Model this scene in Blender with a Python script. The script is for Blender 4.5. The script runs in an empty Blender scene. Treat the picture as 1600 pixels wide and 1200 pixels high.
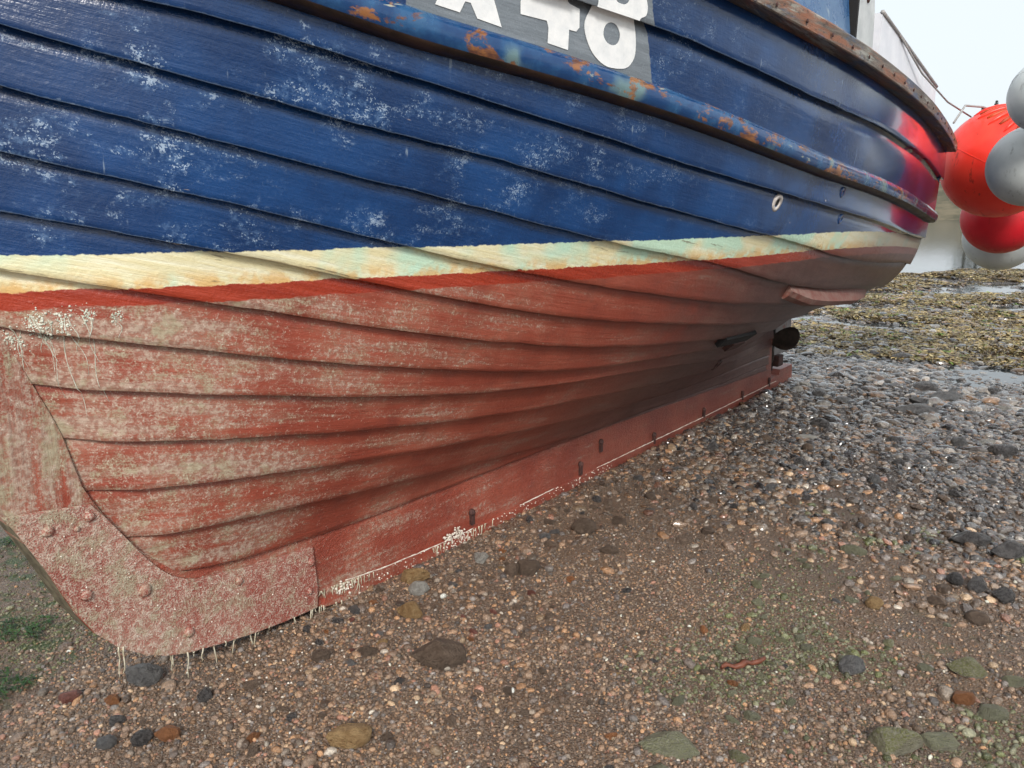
import bpy, bmesh, math, random
import numpy as np
from mathutils import Vector, Matrix
random.seed(7)
RNG = np.random.default_rng(11)
scene = bpy.context.scene
COL = scene.collection

# ------------------------------------------------------------------ camera
cam_d = bpy.data.cameras.new('camera')
cam = bpy.data.objects.new('camera', cam_d)
COL.objects.link(cam)
cam_d.sensor_width = 36.0
cam_d.lens = 36.0 * 1202.0 / 1600.0
cam_d.clip_start = 0.05
cam_d.clip_end = 6000
YAW, PITCH = math.radians(51.8985), math.radians(12.66)
CAMP = Vector((0.0, -2.16, 1.4))
fwd = Vector((math.sin(YAW) * math.cos(PITCH), math.cos(YAW) * math.cos(PITCH), -math.sin(PITCH)))
cam.location = CAMP
cam.rotation_euler = fwd.to_track_quat('-Z', 'Y').to_euler()
scene.camera = cam

# ------------------------------------------------------------------ overcast sky, soft sun, exposure
SUN_EL, SUN_AZ = math.radians(36), math.radians(232)   # azimuth from +Y clockwise: light comes from the camera side and ahead of the bow
world = bpy.data.worlds.new('World'); scene.world = world
world.use_nodes = True
wt = world.node_tree; wt.nodes.clear()
sky = wt.nodes.new('ShaderNodeTexSky'); sky.sky_type = 'NISHITA'; sky.sun_disc = False
sky.sun_elevation = SUN_EL; sky.sun_rotation = SUN_AZ
sky.dust_density = 6.0; sky.air_density = 1.0; sky.altitude = 0
b1 = wt.nodes.new('ShaderNodeBackground'); b1.inputs['Strength'].default_value = 0.09
wt.links.new(sky.outputs[0], b1.inputs['Color'])
b2 = wt.nodes.new('ShaderNodeBackground'); b2.inputs['Color'].default_value = (0.88, 0.95, 1.0, 1); b2.inputs['Strength'].default_value = 0.56
mxw = wt.nodes.new('ShaderNodeMixShader'); mxw.inputs[0].default_value = 0.86     # an even cloud sheet over the clear sky
wo = wt.nodes.new('ShaderNodeOutputWorld')
wt.links.new(b1.outputs[0], mxw.inputs[1]); wt.links.new(b2.outputs[0], mxw.inputs[2]); wt.links.new(mxw.outputs[0], wo.inputs[0])
sun_d = bpy.data.lights.new('sun', 'SUN'); sun_d.energy = 1.5; sun_d.angle = math.radians(14); sun_d.color = (1.0, 0.96, 0.9)
sun = bpy.data.objects.new('sun', sun_d); COL.objects.link(sun)
sdir = Vector((math.sin(SUN_AZ) * math.cos(SUN_EL), math.cos(SUN_AZ) * math.cos(SUN_EL), math.sin(SUN_EL)))
sun.rotation_euler = (-sdir).to_track_quat('-Z', 'Y').to_euler()
scene.view_settings.view_transform = 'Standard'
scene.view_settings.look = 'None'
scene.view_settings.exposure = 1.0
scene.view_settings.gamma = 1.0
scene.view_settings.use_curve_mapping = False
scene.render.engine = 'CYCLES'
scene.cycles.max_bounces = 4
scene.cycles.diffuse_bounces = 3
scene.cycles.glossy_bounces = 2
scene.cycles.use_denoising = True
scene.cycles.use_adaptive_sampling = True
scene.cycles.adaptive_threshold = 0.03

# ------------------------------------------------------------------ node helpers
class NT:
    def __init__(self, name, rough=0.5, spec=0.5):
        self.m = bpy.data.materials.new(name); self.m.use_nodes = True
        self.t = self.m.node_tree; self.t.nodes.clear()
        self.out = self.t.nodes.new('ShaderNodeOutputMaterial')
        self.p = self.t.nodes.new('ShaderNodeBsdfPrincipled')
        self.t.links.new(self.p.outputs[0], self.out.inputs[0])
        self.p.inputs['Roughness'].default_value = rough
        self.p.inputs['Specular IOR Level'].default_value = spec
    def n(self, kind): return self.t.nodes.new('ShaderNode' + kind)
    def put(self, sock, v):
        if isinstance(v, bpy.types.NodeSocket): self.t.links.new(v, sock)
        elif isinstance(v, (tuple, list)): sock.default_value = tuple(v) + ((1,) if len(v) == 3 and sock.type == 'RGBA' else ())
        else: sock.default_value = v
    def co(self, kind='Object'): return self.n('TexCoord').outputs[kind]
    def attr(self, name, kind='GEOMETRY', out='Color'):
        a = self.n('Attribute'); a.attribute_name = name; a.attribute_type = kind; return a.outputs[out]
    def sep(self, v):
        s = self.n('SeparateXYZ'); self.put(s.inputs[0], v); return s.outputs
    def math(self, op, a, b=0.0, c=None, clamp=False):
        m = self.n('Math'); m.operation = op; m.use_clamp = clamp
        self.put(m.inputs[0], a); self.put(m.inputs[1], b)
        if c is not None: self.put(m.inputs[2], c)
        return m.outputs[0]
    def map(self, v, scale=(1, 1, 1), loc=(0, 0, 0), rot=(0, 0, 0)):
        m = self.n('Mapping'); self.put(m.inputs[0], v); m.inputs['Scale'].default_value = scale
        m.inputs['Location'].default_value = loc; m.inputs['Rotation'].default_value = rot; return m.outputs[0]
    def noise(self, v, scale, detail=3, rough=0.55, dist=0.0, out='Fac'):
        t = self.n('TexNoise'); self.put(t.inputs['Vector'], v); t.inputs['Scale'].default_value = scale
        t.inputs['Detail'].default_value = detail; t.inputs['Roughness'].default_value = rough; t.inputs['Distortion'].default_value = dist
        return t.outputs[out]
    def vor(self, v, scale, out='Distance', feature='F1', rnd=1.0):
        t = self.n('TexVoronoi'); t.feature = feature; self.put(t.inputs['Vector'], v); t.inputs['Scale'].default_value = scale
        t.inputs['Randomness'].default_value = rnd; return t.outputs[out]
    def ss(self, v, lo, hi, a=0.0, b=1.0):
        m = self.n('MapRange'); m.interpolation_type = 'SMOOTHSTEP'; self.put(m.inputs['Value'], v)
        self.put(m.inputs['From Min'], lo); self.put(m.inputs['From Max'], hi)
        m.inputs['To Min'].default_value = a; m.inputs['To Max'].default_value = b; return m.outputs[0]
    def mix(self, f, a, b, mode='MIX'):
        m = self.n('Mix'); m.data_type = 'RGBA'; m.blend_type = mode
        self.put(m.inputs[0], f); self.put(m.inputs[6], a); self.put(m.inputs[7], b); return m.outputs[2]
    def ramp(self, f, stops):
        r = self.n('ValToRGB'); self.put(r.inputs[0], f); e = r.color_ramp.elements
        while len(e) < len(stops): e.new(0.5)
        for i, (p, c) in enumerate(stops): e[i].position = p; e[i].color = tuple(c) + (1,)
        return r.outputs[0]
    def bump(self, h, dist=0.002, strength=1.0, nrm=None):
        b = self.n('Bump'); self.put(b.inputs['Height'], h); b.inputs['Distance'].default_value = dist
        b.inputs['Strength'].default_value = strength
        if nrm is not None: self.t.links.new(nrm, b.inputs['Normal'])
        return b.outputs[0]
    def base(self, v): self.put(self.p.inputs['Base Color'], v)
    def rough(self, v): self.put(self.p.inputs['Roughness'], v)
    def nrm(self, v): self.put(self.p.inputs['Normal'], v)

def comb(N, x, y, z):
    c = N.n('CombineXYZ'); N.put(c.inputs[0], x); N.put(c.inputs[1], y); N.put(c.inputs[2], z); return c.outputs[0]

# ------------------------------------------------------------------ object helpers
def mesh_obj(name, verts, faces, mat=None, parent=None, smooth=False, uvs=None):
    me = bpy.data.meshes.new(name)
    me.from_pydata([tuple(v) for v in verts], [], [tuple(f) for f in faces])
    if uvs is not None:
        uv = me.uv_layers.new(name='UVMap')
        li = np.empty(len(me.loops), dtype=np.int32); me.loops.foreach_get('vertex_index', li)
        uv.data.foreach_set('uv', np.asarray(uvs, dtype=np.float32)[li].ravel())
    if smooth: me.polygons.foreach_set('use_smooth', np.ones(len(me.polygons), dtype=bool))
    me.update()
    o = bpy.data.objects.new(name, me); COL.objects.link(o)
    if mat: me.materials.append(mat)
    if parent: o.parent = parent
    return o
def bm_obj(name, bm, mat=None, parent=None, smooth=False):
    me = bpy.data.meshes.new(name); bm.to_mesh(me); bm.free()
    if smooth: me.polygons.foreach_set('use_smooth', np.ones(len(me.polygons), dtype=bool))
    o = bpy.data.objects.new(name, me); COL.objects.link(o)
    if mat: me.materials.append(mat)
    if parent: o.parent = parent
    return o
def empty(name, loc=(0, 0, 0)):
    o = bpy.data.objects.new(name, None); COL.objects.link(o); o.location = loc; o.empty_display_size = 0.1; return o
def tag(o, label=None, cat=None, group=None, kind=None):
    if label: o['label'] = label
    if cat: o['category'] = cat
    if group: o['group'] = group
    if kind: o['kind'] = kind
    return o
def tube_data(pts, rad, seg=6, cap=True):
    """verts, faces of a tube along pts; rad is a number or a list"""
    pts = [Vector(p) for p in pts]; n = len(pts); V = []; F = []
    for i, p in enumerate(pts):
        t = (pts[min(i + 1, n - 1)] - pts[max(i - 1, 0)]).normalized()
        a = t.cross(Vector((0, 0, 1)) if abs(t.z) < 0.9 else Vector((1, 0, 0))).normalized(); b = t.cross(a)
        r = rad[i] if isinstance(rad, (list, tuple)) else rad
        for k in range(seg):
            w = 2 * math.pi * k / seg; V.append(p + a * (r * math.cos(w)) + b * (r * math.sin(w)))
    for i in range(n - 1):
        for k in range(seg):
            k2 = (k + 1) % seg; F.append((i * seg + k, i * seg + k2, (i + 1) * seg + k2, (i + 1) * seg + k))
    if cap: F.append(tuple(range(seg - 1, -1, -1))); F.append(tuple((n - 1) * seg + k for k in range(seg)))
    return V, F
def tube(name, pts, rad, mat, parent=None, seg=6):
    V, F = tube_data(pts, rad, seg); return mesh_obj(name, V, F, mat, parent, smooth=True)
def tubes(name, lst, mat, parent=None, seg=5):
    V = []; F = []
    for pts, rad in lst:
        v, f = tube_data(pts, rad, seg); o = len(V); V += v; F += [tuple(i + o for i in q) for q in f]
    return mesh_obj(name, V, F, mat, parent, smooth=True)
def prism(name, poly, y0, y1, mat, parent=None, bev=0.0):
    """poly of (x, z) extruded between y0 and y1"""
    bm = bmesh.new()
    a = [bm.verts.new((x, y0, z)) for x, z in poly]; f = bm.faces.new(a)
    r = bmesh.ops.extrude_face_region(bm, geom=[f]); bmesh.ops.translate(bm, verts=[v for v in r['geom'] if isinstance(v, bmesh.types.BMVert)], vec=(0, y1 - y0, 0))
    bmesh.ops.recalc_face_normals(bm, faces=bm.faces[:])
    if bev: bmesh.ops.bevel(bm, geom=bm.edges[:], offset=bev, segments=2, affect='EDGES', profile=0.6)
    return bm_obj(name, bm, mat, parent)
def box(name, c, s, mat, parent=None, bev=0.004, rot=None):
    bm = bmesh.new(); bmesh.ops.create_cube(bm, size=1.0); bmesh.ops.scale(bm, vec=s, verts=bm.verts[:])
    if bev: bmesh.ops.bevel(bm, geom=bm.edges[:], offset=bev, segments=2, affect='EDGES')
    if rot: bmesh.ops.rotate(bm, cent=(0, 0, 0), matrix=rot, verts=bm.verts[:])
    bmesh.ops.translate(bm, vec=c, verts=bm.verts[:])
    return bm_obj(name, bm, mat, parent)

# value noise on numpy arrays (terrain, stones, scatter masks)
_LAT = np.random.default_rng(3).random((64, 64, 64)).astype(np.float32)
def vnoise(x, y, z=0.0):
    x = np.asarray(x, float); y = np.asarray(y, float); z = np.asarray(z, float) + np.zeros_like(x)
    xi = np.floor(x).astype(int); yi = np.floor(y).astype(int); zi = np.floor(z).astype(int)
    fx = x - xi; fy = y - yi; fz = z - zi
    fx = fx * fx * (3 - 2 * fx); fy = fy * fy * (3 - 2 * fy); fz = fz * fz * (3 - 2 * fz)
    g = lambda a, b, c: _LAT[(xi + a) % 64, (yi + b) % 64, (zi + c) % 64]
    l = lambda a, b, t: a + (b - a) * t
    return l(l(l(g(0, 0, 0), g(1, 0, 0), fx), l(g(0, 1, 0), g(1, 1, 0), fx), fy), l(l(g(0, 0, 1), g(1, 0, 1), fx), l(g(0, 1, 1), g(1, 1, 1), fx), fy), fz)
def fbm(x, y, z=0.0, o=4):
    s = 0; a = 0.5; f = 1.0
    for i in range(o): s = s + a * vnoise(np.asarray(x) * f + 17.3 * i, np.asarray(y) * f + 5.1 * i, np.asarray(z) * f + 2.7 * i); a *= 0.5; f *= 2.03
    return s / (1 - 0.5 ** o)

# ------------------------------------------------------------------ hull form (metres; X runs aft from the bow, Y away from the camera, Z up)
ZS = np.array([.05, .15, .25, .35, .45, .55, .65, .75, .85, .95, 1.1, 1.3, 1.6, 2.0, 2.5])
XS = np.array([.3, .65, 1.0, 1.5, 2, 3, 4, 5, 5.8, 6.5])
LX = [0.3, 0.6, 0.9, 1.2, 1.5, 1.8, 2.1, 2.4, 2.7, 3.0, 3.3, 3.6, 3.9, 4.2, 4.5, 4.8, 5.1, 5.4, 5.7, 6.0, 6.3, 6.6]
LZ = [
  [2.467, 2.397, 2.331, 2.272, 2.217, 2.165, 2.116, 2.075, 2.043, 2.018, 2.001, 1.99, 1.979, 1.966, 1.954, 1.942, 1.931, 1.919, 1.906, 1.885, 1.854, 1.81], # gun_lo
  [2.158, 2.116, 2.077, 2.04, 2.008, 1.981, 1.956, 1.924, 1.888, 1.854, 1.829, 1.816, 1.807, 1.794, 1.776, 1.757, 1.74, 1.725, 1.707, 1.68, 1.647, 1.615], # L1
  [2.021, 1.997, 1.96, 1.906, 1.855, 1.816, 1.777, 1.737, 1.695, 1.654, 1.62, 1.593, 1.572, 1.551, 1.529, 1.506, 1.483, 1.459, 1.435, 1.411, 1.386, 1.361], # rub
  [1.945, 1.897, 1.848, 1.796, 1.741, 1.687, 1.635, 1.585, 1.54, 1.503, 1.471, 1.443, 1.416, 1.39, 1.364, 1.338, 1.31, 1.282, 1.255, 1.232, 1.216, 1.207], # L2
  [1.908, 1.813, 1.727, 1.658, 1.603, 1.551, 1.494, 1.439, 1.388, 1.343, 1.305, 1.267, 1.226, 1.186, 1.153, 1.126, 1.105, 1.088, 1.073, 1.056, 1.035, 1.008], # L3
  [1.777, 1.692, 1.611, 1.539, 1.476, 1.413, 1.349, 1.291, 1.243, 1.197, 1.143, 1.093, 1.053, 1.021, 0.994, 0.973, 0.954, 0.935, 0.915, 0.89, 0.859, 0.823], # L4
  [1.649, 1.561, 1.479, 1.404, 1.33, 1.258, 1.197, 1.143, 1.095, 1.05, 1.011, 0.98, 0.953, 0.927, 0.901, 0.876, 0.851, 0.827, 0.804, 0.781, 0.759, 0.738], # L5
  [1.497, 1.428, 1.357, 1.284, 1.208, 1.137, 1.074, 1.024, 0.983, 0.946, 0.91, 0.877, 0.849, 0.822, 0.797, 0.772, 0.749, 0.728, 0.708, 0.689, 0.672, 0.654], # L6
  [1.366, 1.294, 1.222, 1.151, 1.08, 1.018, 0.963, 0.915, 0.88, 0.853, 0.828, 0.801, 0.771, 0.74, 0.71, 0.681, 0.656, 0.633, 0.613, 0.595, 0.58, 0.565], # L7
  [1.206, 1.148, 1.087, 1.02, 0.959, 0.905, 0.854, 0.814, 0.789, 0.777, 0.76, 0.731, 0.692, 0.651, 0.614, 0.583, 0.559, 0.538, 0.521, 0.505, 0.49, 0.475], # L8
  [1.05, 1.001, 0.952, 0.902, 0.853, 0.808, 0.771, 0.745, 0.73, 0.716, 0.69, 0.651, 0.605, 0.561, 0.523, 0.494, 0.472, 0.454, 0.439, 0.426, 0.413, 0.401], # L9
  [0.883, 0.847, 0.809, 0.77, 0.73, 0.693, 0.658, 0.633, 0.617, 0.598, 0.569, 0.533, 0.497, 0.465, 0.437, 0.414, 0.396, 0.38, 0.367, 0.356, 0.346, 0.337], # L10
  [0.685, 0.676, 0.661, 0.637, 0.606, 0.576, 0.547, 0.518, 0.49, 0.463, 0.433, 0.398, 0.363, 0.334, 0.314, 0.304, 0.301, 0.299, 0.295, 0.289, 0.281, 0.272], # L11
  [0.522, 0.513, 0.504, 0.488, 0.464, 0.438, 0.406, 0.374, 0.343, 0.314, 0.288, 0.276, 0.263, 0.25, 0.237, 0.226, 0.216, 0.215, 0.216, 0.212, 0.205, 0.197], # L12
  [0.497, 0.435, 0.377, 0.329, 0.299, 0.285, 0.28, 0.279, 0.277, 0.272, 0.263, 0.251, 0.238, 0.225, 0.212, 0.201, 0.191, 0.181, 0.172, 0.164, 0.156, 0.147], # rab
]
TZ = [[-0.3, -0.3, -0.28, -0.26, -0.24, -0.222, -0.207, -0.193, -0.178, -0.161, -0.13, -0.09, -0.02, 0.06, 0.17], [-0.14, -0.14, -0.12, -0.1, -0.08, -0.062, -0.047, -0.033, -0.019, 0.001, 0.04, 0.09, 0.17, 0.27, 0.4], [0.03, 0.03, 0.035, 0.045, 0.067, 0.092, 0.117, 0.142, 0.167, 0.193, 0.235, 0.3, 0.4, 0.52, 0.66], [0.045, 0.045, 0.05, 0.08, 0.125, 0.175, 0.226, 0.273, 0.318, 0.361, 0.42, 0.49, 0.6, 0.72, 0.86], [0.05, 0.05, 0.055, 0.09, 0.162, 0.234, 0.298, 0.363, 0.429, 0.489, 0.57, 0.66, 0.78, 0.9, 1.03], [0.05, 0.05, 0.06, 0.12, 0.224, 0.333, 0.439, 0.54, 0.636, 0.719, 0.82, 0.92, 1.03, 1.13, 1.21], [0.05, 0.05, 0.06, 0.12, 0.222, 0.338, 0.459, 0.582, 0.706, 0.807, 0.92, 1.01, 1.1, 1.18, 1.23], [0.05, 0.05, 0.06, 0.1, 0.158, 0.256, 0.396, 0.548, 0.711, 0.836, 0.96, 1.04, 1.11, 1.16, 1.19], [0.05, 0.05, 0.055, 0.06, 0.075, 0.12, 0.27, 0.5, 0.716, 0.853, 0.953, 1.019, 1.07, 1.106, 1.12], [0.05, 0.05, 0.05, 0.05, 0.055, 0.06, 0.26, 0.51, 0.719, 0.829, 0.92, 0.98, 1.03, 1.066, 1.08]]

TZ = np.array(TZ); LX = np.array(LX); LZ = np.array(LZ)
XT = 6.5
def cub(xs, ys, x):
    xs = np.asarray(xs, float); x = np.atleast_1d(np.asarray(x, float))
    m = np.gradient(ys, xs, axis=0)
    i = np.clip(np.searchsorted(xs, x) - 1, 0, len(xs) - 2)
    h = xs[i + 1] - xs[i]; t = np.clip((x - xs[i]) / h, -.5, 1.5)
    if np.ndim(ys) > 1: t = t[:, None]; h = h[:, None]
    return (2*t**3-3*t**2+1)*ys[i]+(t**3-2*t**2+t)*h*m[i]+(-2*t**3+3*t**2)*ys[i+1]+(t**3-t**2)*h*m[i+1]
_MZ = np.gradient(TZ, ZS, axis=1)
def bre(X, Z):
    """half breadth of the moulded hull"""
    X = np.atleast_1d(np.asarray(X, float)); Z = np.atleast_1d(np.asarray(Z, float))
    col = cub(XS, TZ, X)
    m = np.gradient(col, ZS, axis=1)
    i = np.clip(np.searchsorted(ZS, Z) - 1, 0, len(ZS) - 2); r = np.arange(len(X))
    h = ZS[i + 1] - ZS[i]; t = np.clip((Z - ZS[i]) / h, -.5, 1.5)
    return (2*t**3-3*t**2+1)*col[r,i]+(t**3-2*t**2+t)*h*m[r,i]+(-2*t**3+3*t**2)*col[r,i+1]+(t**3-t**2)*h*m[r,i+1]
def hull_pt(X, Z, off):
    X = np.atleast_1d(np.asarray(X, float)); Z = np.atleast_1d(np.asarray(Z, float))
    b = bre(X, Z); e = 0.01
    bx = (bre(X + e, Z) - bre(X - e, Z)) / (2 * e); bz = (bre(X, Z + e) - bre(X, Z - e)) / (2 * e)
    n = np.stack([-bx, -np.ones_like(b), -bz], 1); n /= np.linalg.norm(n, axis=1)[:, None]
    return np.stack([X, -b, Z], 1) + n * np.atleast_1d(off)[:, None], n
def landz(k, X): return cub(LX, LZ[k], np.clip(X, LX[0], LX[-1]))
def start_x(k):
    xs = np.linspace(.3, 1.4, 1200); b = bre(xs, landz(k, xs)); i = np.argmax(b > .03); return xs[i]
LSTART = [start_x(k) for k in range(len(LZ))]
XE = [6.512] * 8 + [6.27] + [5.985] * 6
NST = len(LZ) - 1            # 14 strakes: strake k lies between land k (top) and land k + 1 (bottom)
PT = 0.0255                   # plank thickness at the land
def strake_off(k, X, v):
    tap = np.clip((X - (LSTART[k + 1]) - .03) / 0.14, 0.0, 1.0); tap = tap * tap * (3 - 2 * tap)
    t = PT if k < 13 else 0.012
    if k >= 11: t = t * (1 - 0.6 * np.clip((X - 3.2) / 1.5, 0, 1))
    return v * (0.002 + (t - 0.002) * tap)
def skin_pt(X, Z, extra=0.0):
    """point on the outside of the planking at (X, Z), and its outward normal"""
    X = np.atleast_1d(np.asarray(X, float)); Z = np.atleast_1d(np.asarray(Z, float))
    zl = np.array([landz(k, X) for k in range(NST + 1)])
    off = np.zeros(len(X))
    for j in range(len(X)):
        k = int(np.clip(np.sum(zl[:, j] > Z[j]) - 1, 0, NST - 1))
        v = np.clip((zl[k, j] - Z[j]) / max(1e-4, zl[k, j] - zl[k + 1, j]), 0, 1)
        off[j] = strake_off(k, X[j:j+1], v)[0]
    return hull_pt(X, Z, off + extra)

# ------------------------------------------------------------------ boat paint
def paint_material(name, patch=False, kind='hull'):
    N = NT(name, 0.35, 0.5); keel = kind != 'hull'
    o = N.co('Object'); x, y, z = N.sep(o)[0:3]
    uv = N.co('UV') if not keel else (comb(N, x, z, y) if kind != 'stem' else comb(N, z, x, y))
    pv = N.attr('pv', out='Fac') if not keel else 0.6
    gr = N.noise(N.map(uv, (3.2, 46, 1)), 1.0, 4, 0.72)                # grain running along the plank
    blot = N.noise(o, 3.4, 3, 0.6); mid = N.noise(o, 15, 3, 0.65); fine = N.noise(o, 70, 2, 0.7); spk = N.noise(o, 210, 1, 0.7)
    # paint levels: the boot top is level, dropping a little in the run aft
    xa = N.math('MAXIMUM', N.math('SUBTRACT', x, 3.8), 0.0)
    zz = N.math('ADD', z, N.math('MULTIPLY', N.math('MULTIPLY', xa, xa), 0.0125))
    zz = N.math('ADD', zz, N.math('MULTIPLY', N.math('SUBTRACT', mid, 0.5), 0.020))
    zz = N.math('ADD', zz, N.math('MULTIPLY', N.math('SUBTRACT', fine, 0.5), 0.008))
    bow = N.ss(x, 0.6, 2.9, 1.0, 0.0)                                  # fouling and wear are worst at the bow
    aft = N.ss(x, 1.9, 3.9)
    # antifouling red under grey-beige slime and shell speckle
    red = N.mix(N.ss(blot, .35, .65), (0.245, 0.050, 0.030), (0.345, 0.075, 0.044)) if kind != 'plate' else N.mix(N.ss(blot, .35, .65), (0.26, 0.058, 0.042), (0.35, 0.095, 0.072))
    red = N.mix(N.ss(mid, .48, .72, 0, .45), red, (0.17, 0.042, 0.032))
    fr = N.mix(N.ss(gr, .3, .7), (0.27, 0.030, 0.014), (0.37, 0.050, 0.024))
    slime = N.mix(N.ss(fine, .35, .65), (0.27, 0.145, 0.105), (0.44, 0.34, 0.27)) if kind != 'plate' else N.mix(N.ss(fine, .35, .65), (0.36, 0.25, 0.19), (0.58, 0.50, 0.41))
    slime = N.mix(N.math('MULTIPLY', bow, N.ss(mid, .48, .62, 0, .6)), slime, (0.36, 0.36, 0.23))
    st = N.noise(N.map(uv, (2.0, 17, 1), (5, 2, 0)), 1.0, 3, .65) if kind != 'plate' else mid
    w = N.math('ADD', N.math('MULTIPLY', spk, .58 if kind != 'plate' else .75), N.math('MULTIPLY', fine, .40 if kind != 'plate' else .25))
    w = N.math('ADD', w, N.math('MULTIPLY', N.math('SUBTRACT', st, .5), .75 if kind != 'plate' else .2))
    w = N.math('ADD', w, N.math('MULTIPLY', N.math('SUBTRACT', blot, .5), .45 if kind != 'plate' else .15))
    w = N.math('ADD', w, N.math('MULTIPLY', N.math('SUBTRACT', gr, .5), .45 if kind != 'plate' else .0))
    if kind == 'hull': w = N.math('ADD', w, N.math('SUBTRACT', N.ss(pv, .02, .5, -.05, .03), N.ss(x, .75, 2.4, -.07, .15)))
    elif kind == 'stem': w = N.math('ADD', w, N.ss(z, .5, 1.1, .09, .15))
    elif kind == 'plate': w = N.math('ADD', w, N.ss(x, .7, 1.5, .10, .06))
    else: w = N.math('SUBTRACT', w, N.ss(x, 1.5, 3.5, .02, .16))
    cover = N.ss(w, 0.43, 0.72, 0.0, 0.85)
    film = N.math('MULTIPLY', N.ss(N.math('ADD', N.math('MULTIPLY', blot, .5), N.math('MULTIPLY', st, .5)), .40, .62), N.ss(x, .6, 2.6, .45, .08))
    red = N.mix(film, red, N.mix(N.ss(mid, .4, .6), (0.27, 0.20, 0.145), (0.29, 0.265, 0.175)))
    col = N.mix(cover, red, slime)
    flk = N.ss(N.math('ADD', N.math('MULTIPLY', spk, .6), N.math('MULTIPLY', fine, .4)), .63, .68)
    col = N.mix(N.math('MULTIPLY', flk, N.ss(x, .7, 2.4, .7, .06)), col, (.62, .54, .45))
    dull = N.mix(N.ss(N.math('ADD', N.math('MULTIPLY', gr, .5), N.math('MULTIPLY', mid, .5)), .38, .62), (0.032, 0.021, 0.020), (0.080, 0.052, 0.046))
    col = N.mix(N.math('MULTIPLY', N.math('MULTIPLY', aft, N.ss(N.math('ADD', blot, N.math('MULTIPLY', aft, .4)), .45, .75)), 0.35 if keel else 0.85), col, dull)  # dull slime aft, with the shade under the stern darkened into it
    rgh = N.ss(cover, 0, 1, .40, .75)
    if not keel:
        fresh = N.math('MULTIPLY', N.ss(zz, 1.168, 1.173), N.ss(x, 3.4, 4.4, 1.0, .25))
        col = N.mix(fresh, col, fr)
        # cream boot top, stained below and greenish in places, with open checks
        cr = N.mix(N.ss(gr, .4, .7), (0.70, 0.63, 0.38), (0.78, 0.76, 0.58))
        cr = N.mix(N.ss(blot, .47, .62, 0, .8), cr, (0.45, 0.70, 0.56))
        cr = N.mix(N.math('MULTIPLY', N.ss(zz, 1.27, 1.215), N.ss(mid, .40, .60, 0, .75)), cr, (0.66, 0.36, 0.10))
        cr = N.mix(N.math('MULTIPLY', N.ss(gr, .38, .33), .75), cr, (0.17, 0.13, 0.08))
        cr = N.mix(N.ss(x, 3.9, 5.2, 0, .75), cr, (0.16, 0.13, 0.11))
        col = N.mix(N.ss(zz, 1.212, 1.216), col, cr)
        # navy topsides: chalky scuffs in clusters, bare wood flecks
        navy = N.mix(N.ss(blot, .35, .68), (0.0053, 0.030, 0.106), (0.009, 0.054, 0.180))
        navy = N.mix(N.ss(gr, .55, .8, 0, .2), navy, (0.03, 0.10, 0.25))
        navy = N.mix(N.ss(N.math('ADD', pv, N.math('MULTIPLY', N.math('SUBTRACT', fine, .5), .05)), .972, .985, 0, .55), navy, (0.12, 0.18, 0.28))  # paler lower plank edge: the light it catches is put into the colour
        scz = N.ss(N.noise(N.map(o, (1.8, 1.8, 3.4)), 2.6, 5, .75), .50, .64)
        sw = N.math('ADD', N.math('MULTIPLY', spk, .5), N.math('MULTIPLY', N.noise(N.map(uv, (34, 80, 1)), 1.0, 2, .7), .5))
        sc1 = N.ss(N.math('ADD', sw, N.math('MULTIPLY', N.math('SUBTRACT', mid, .5), .4)), .555, .60)
        wear = N.ss(x, 1.0, 3.2, 1.0, .10)
        scuff = N.math('MULTIPLY', N.math('MULTIPLY', sc1, scz), wear)
        haze = N.math('MULTIPLY', N.math('MULTIPLY', N.ss(fine, .40, .7), scz), wear)
        navy = N.mix(N.math('MULTIPLY', haze, .42), navy, (0.14, 0.25, 0.44))
        navy = N.mix(N.math('MULTIPLY', scuff, .62), navy, (0.46, 0.58, 0.72))
        bare = N.math('MULTIPLY', N.ss(N.noise(N.map(uv, (7, 36, 1), (3, 1, 0)), 1.0, 2, .6), .73, .75), N.ss(gr, .46, .52))
        navy = N.mix(N.math('MULTIPLY', bare, .7), navy, (0.52, 0.42, 0.34))
        drip = N.math('MULTIPLY', N.ss(N.noise(N.map(o, (60, 60, 2.2)), 1.0, 2, .6), .70, .76), N.ss(mid, .46, .60))
        navy = N.mix(N.math('MULTIPLY', drip, .55), navy, (0.36, 0.44, 0.52))
        if patch:
            edge = N.math('SUBTRACT', N.math('ADD', 2.192, N.math('MULTIPLY', N.math('SUBTRACT', 1.972, z), .36)), x)
            edge = N.math('MINIMUM', edge, N.math('SUBTRACT', x, 1.45))
            gcol = N.mix(N.ss(gr, .4, .7), (0.155, 0.180, 0.205), (0.215, 0.245, 0.275))
            gcol = N.mix(N.ss(gr, .34, .28, 0, .8), gcol, (0.05, 0.055, 0.06))
            navy = N.mix(N.ss(N.math('ADD', edge, N.math('MULTIPLY', N.math('SUBTRACT', fine, .5), .010)), -.002, .002), navy, gcol)
        isblue = N.ss(zz, 1.297, 1.301)
        col = N.mix(isblue, col, navy)
        rb = N.math('ADD', N.math('ADD', N.ss(scuff, 0, 1, .0, .35), N.ss(x, 1.5, 4.0, .20, .09)), N.math('MULTIPLY', N.ss(fine, .35, .7), .10))
        mr = N.n('Mix'); N.put(mr.inputs[0], N.math('MAXIMUM', isblue, N.math('MULTIPLY', fresh, .7))); N.put(mr.inputs[2], rgh); N.put(mr.inputs[3], rb)
        rgh = mr.outputs[0]
    N.base(col); N.rough(rgh)
    if not keel:
        N.put(N.p.inputs['Coat Weight'], N.math('MULTIPLY', isblue, N.ss(x, 3.4, 5.2, 0, .9))); N.p.inputs['Coat Roughness'].default_value = .07
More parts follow.
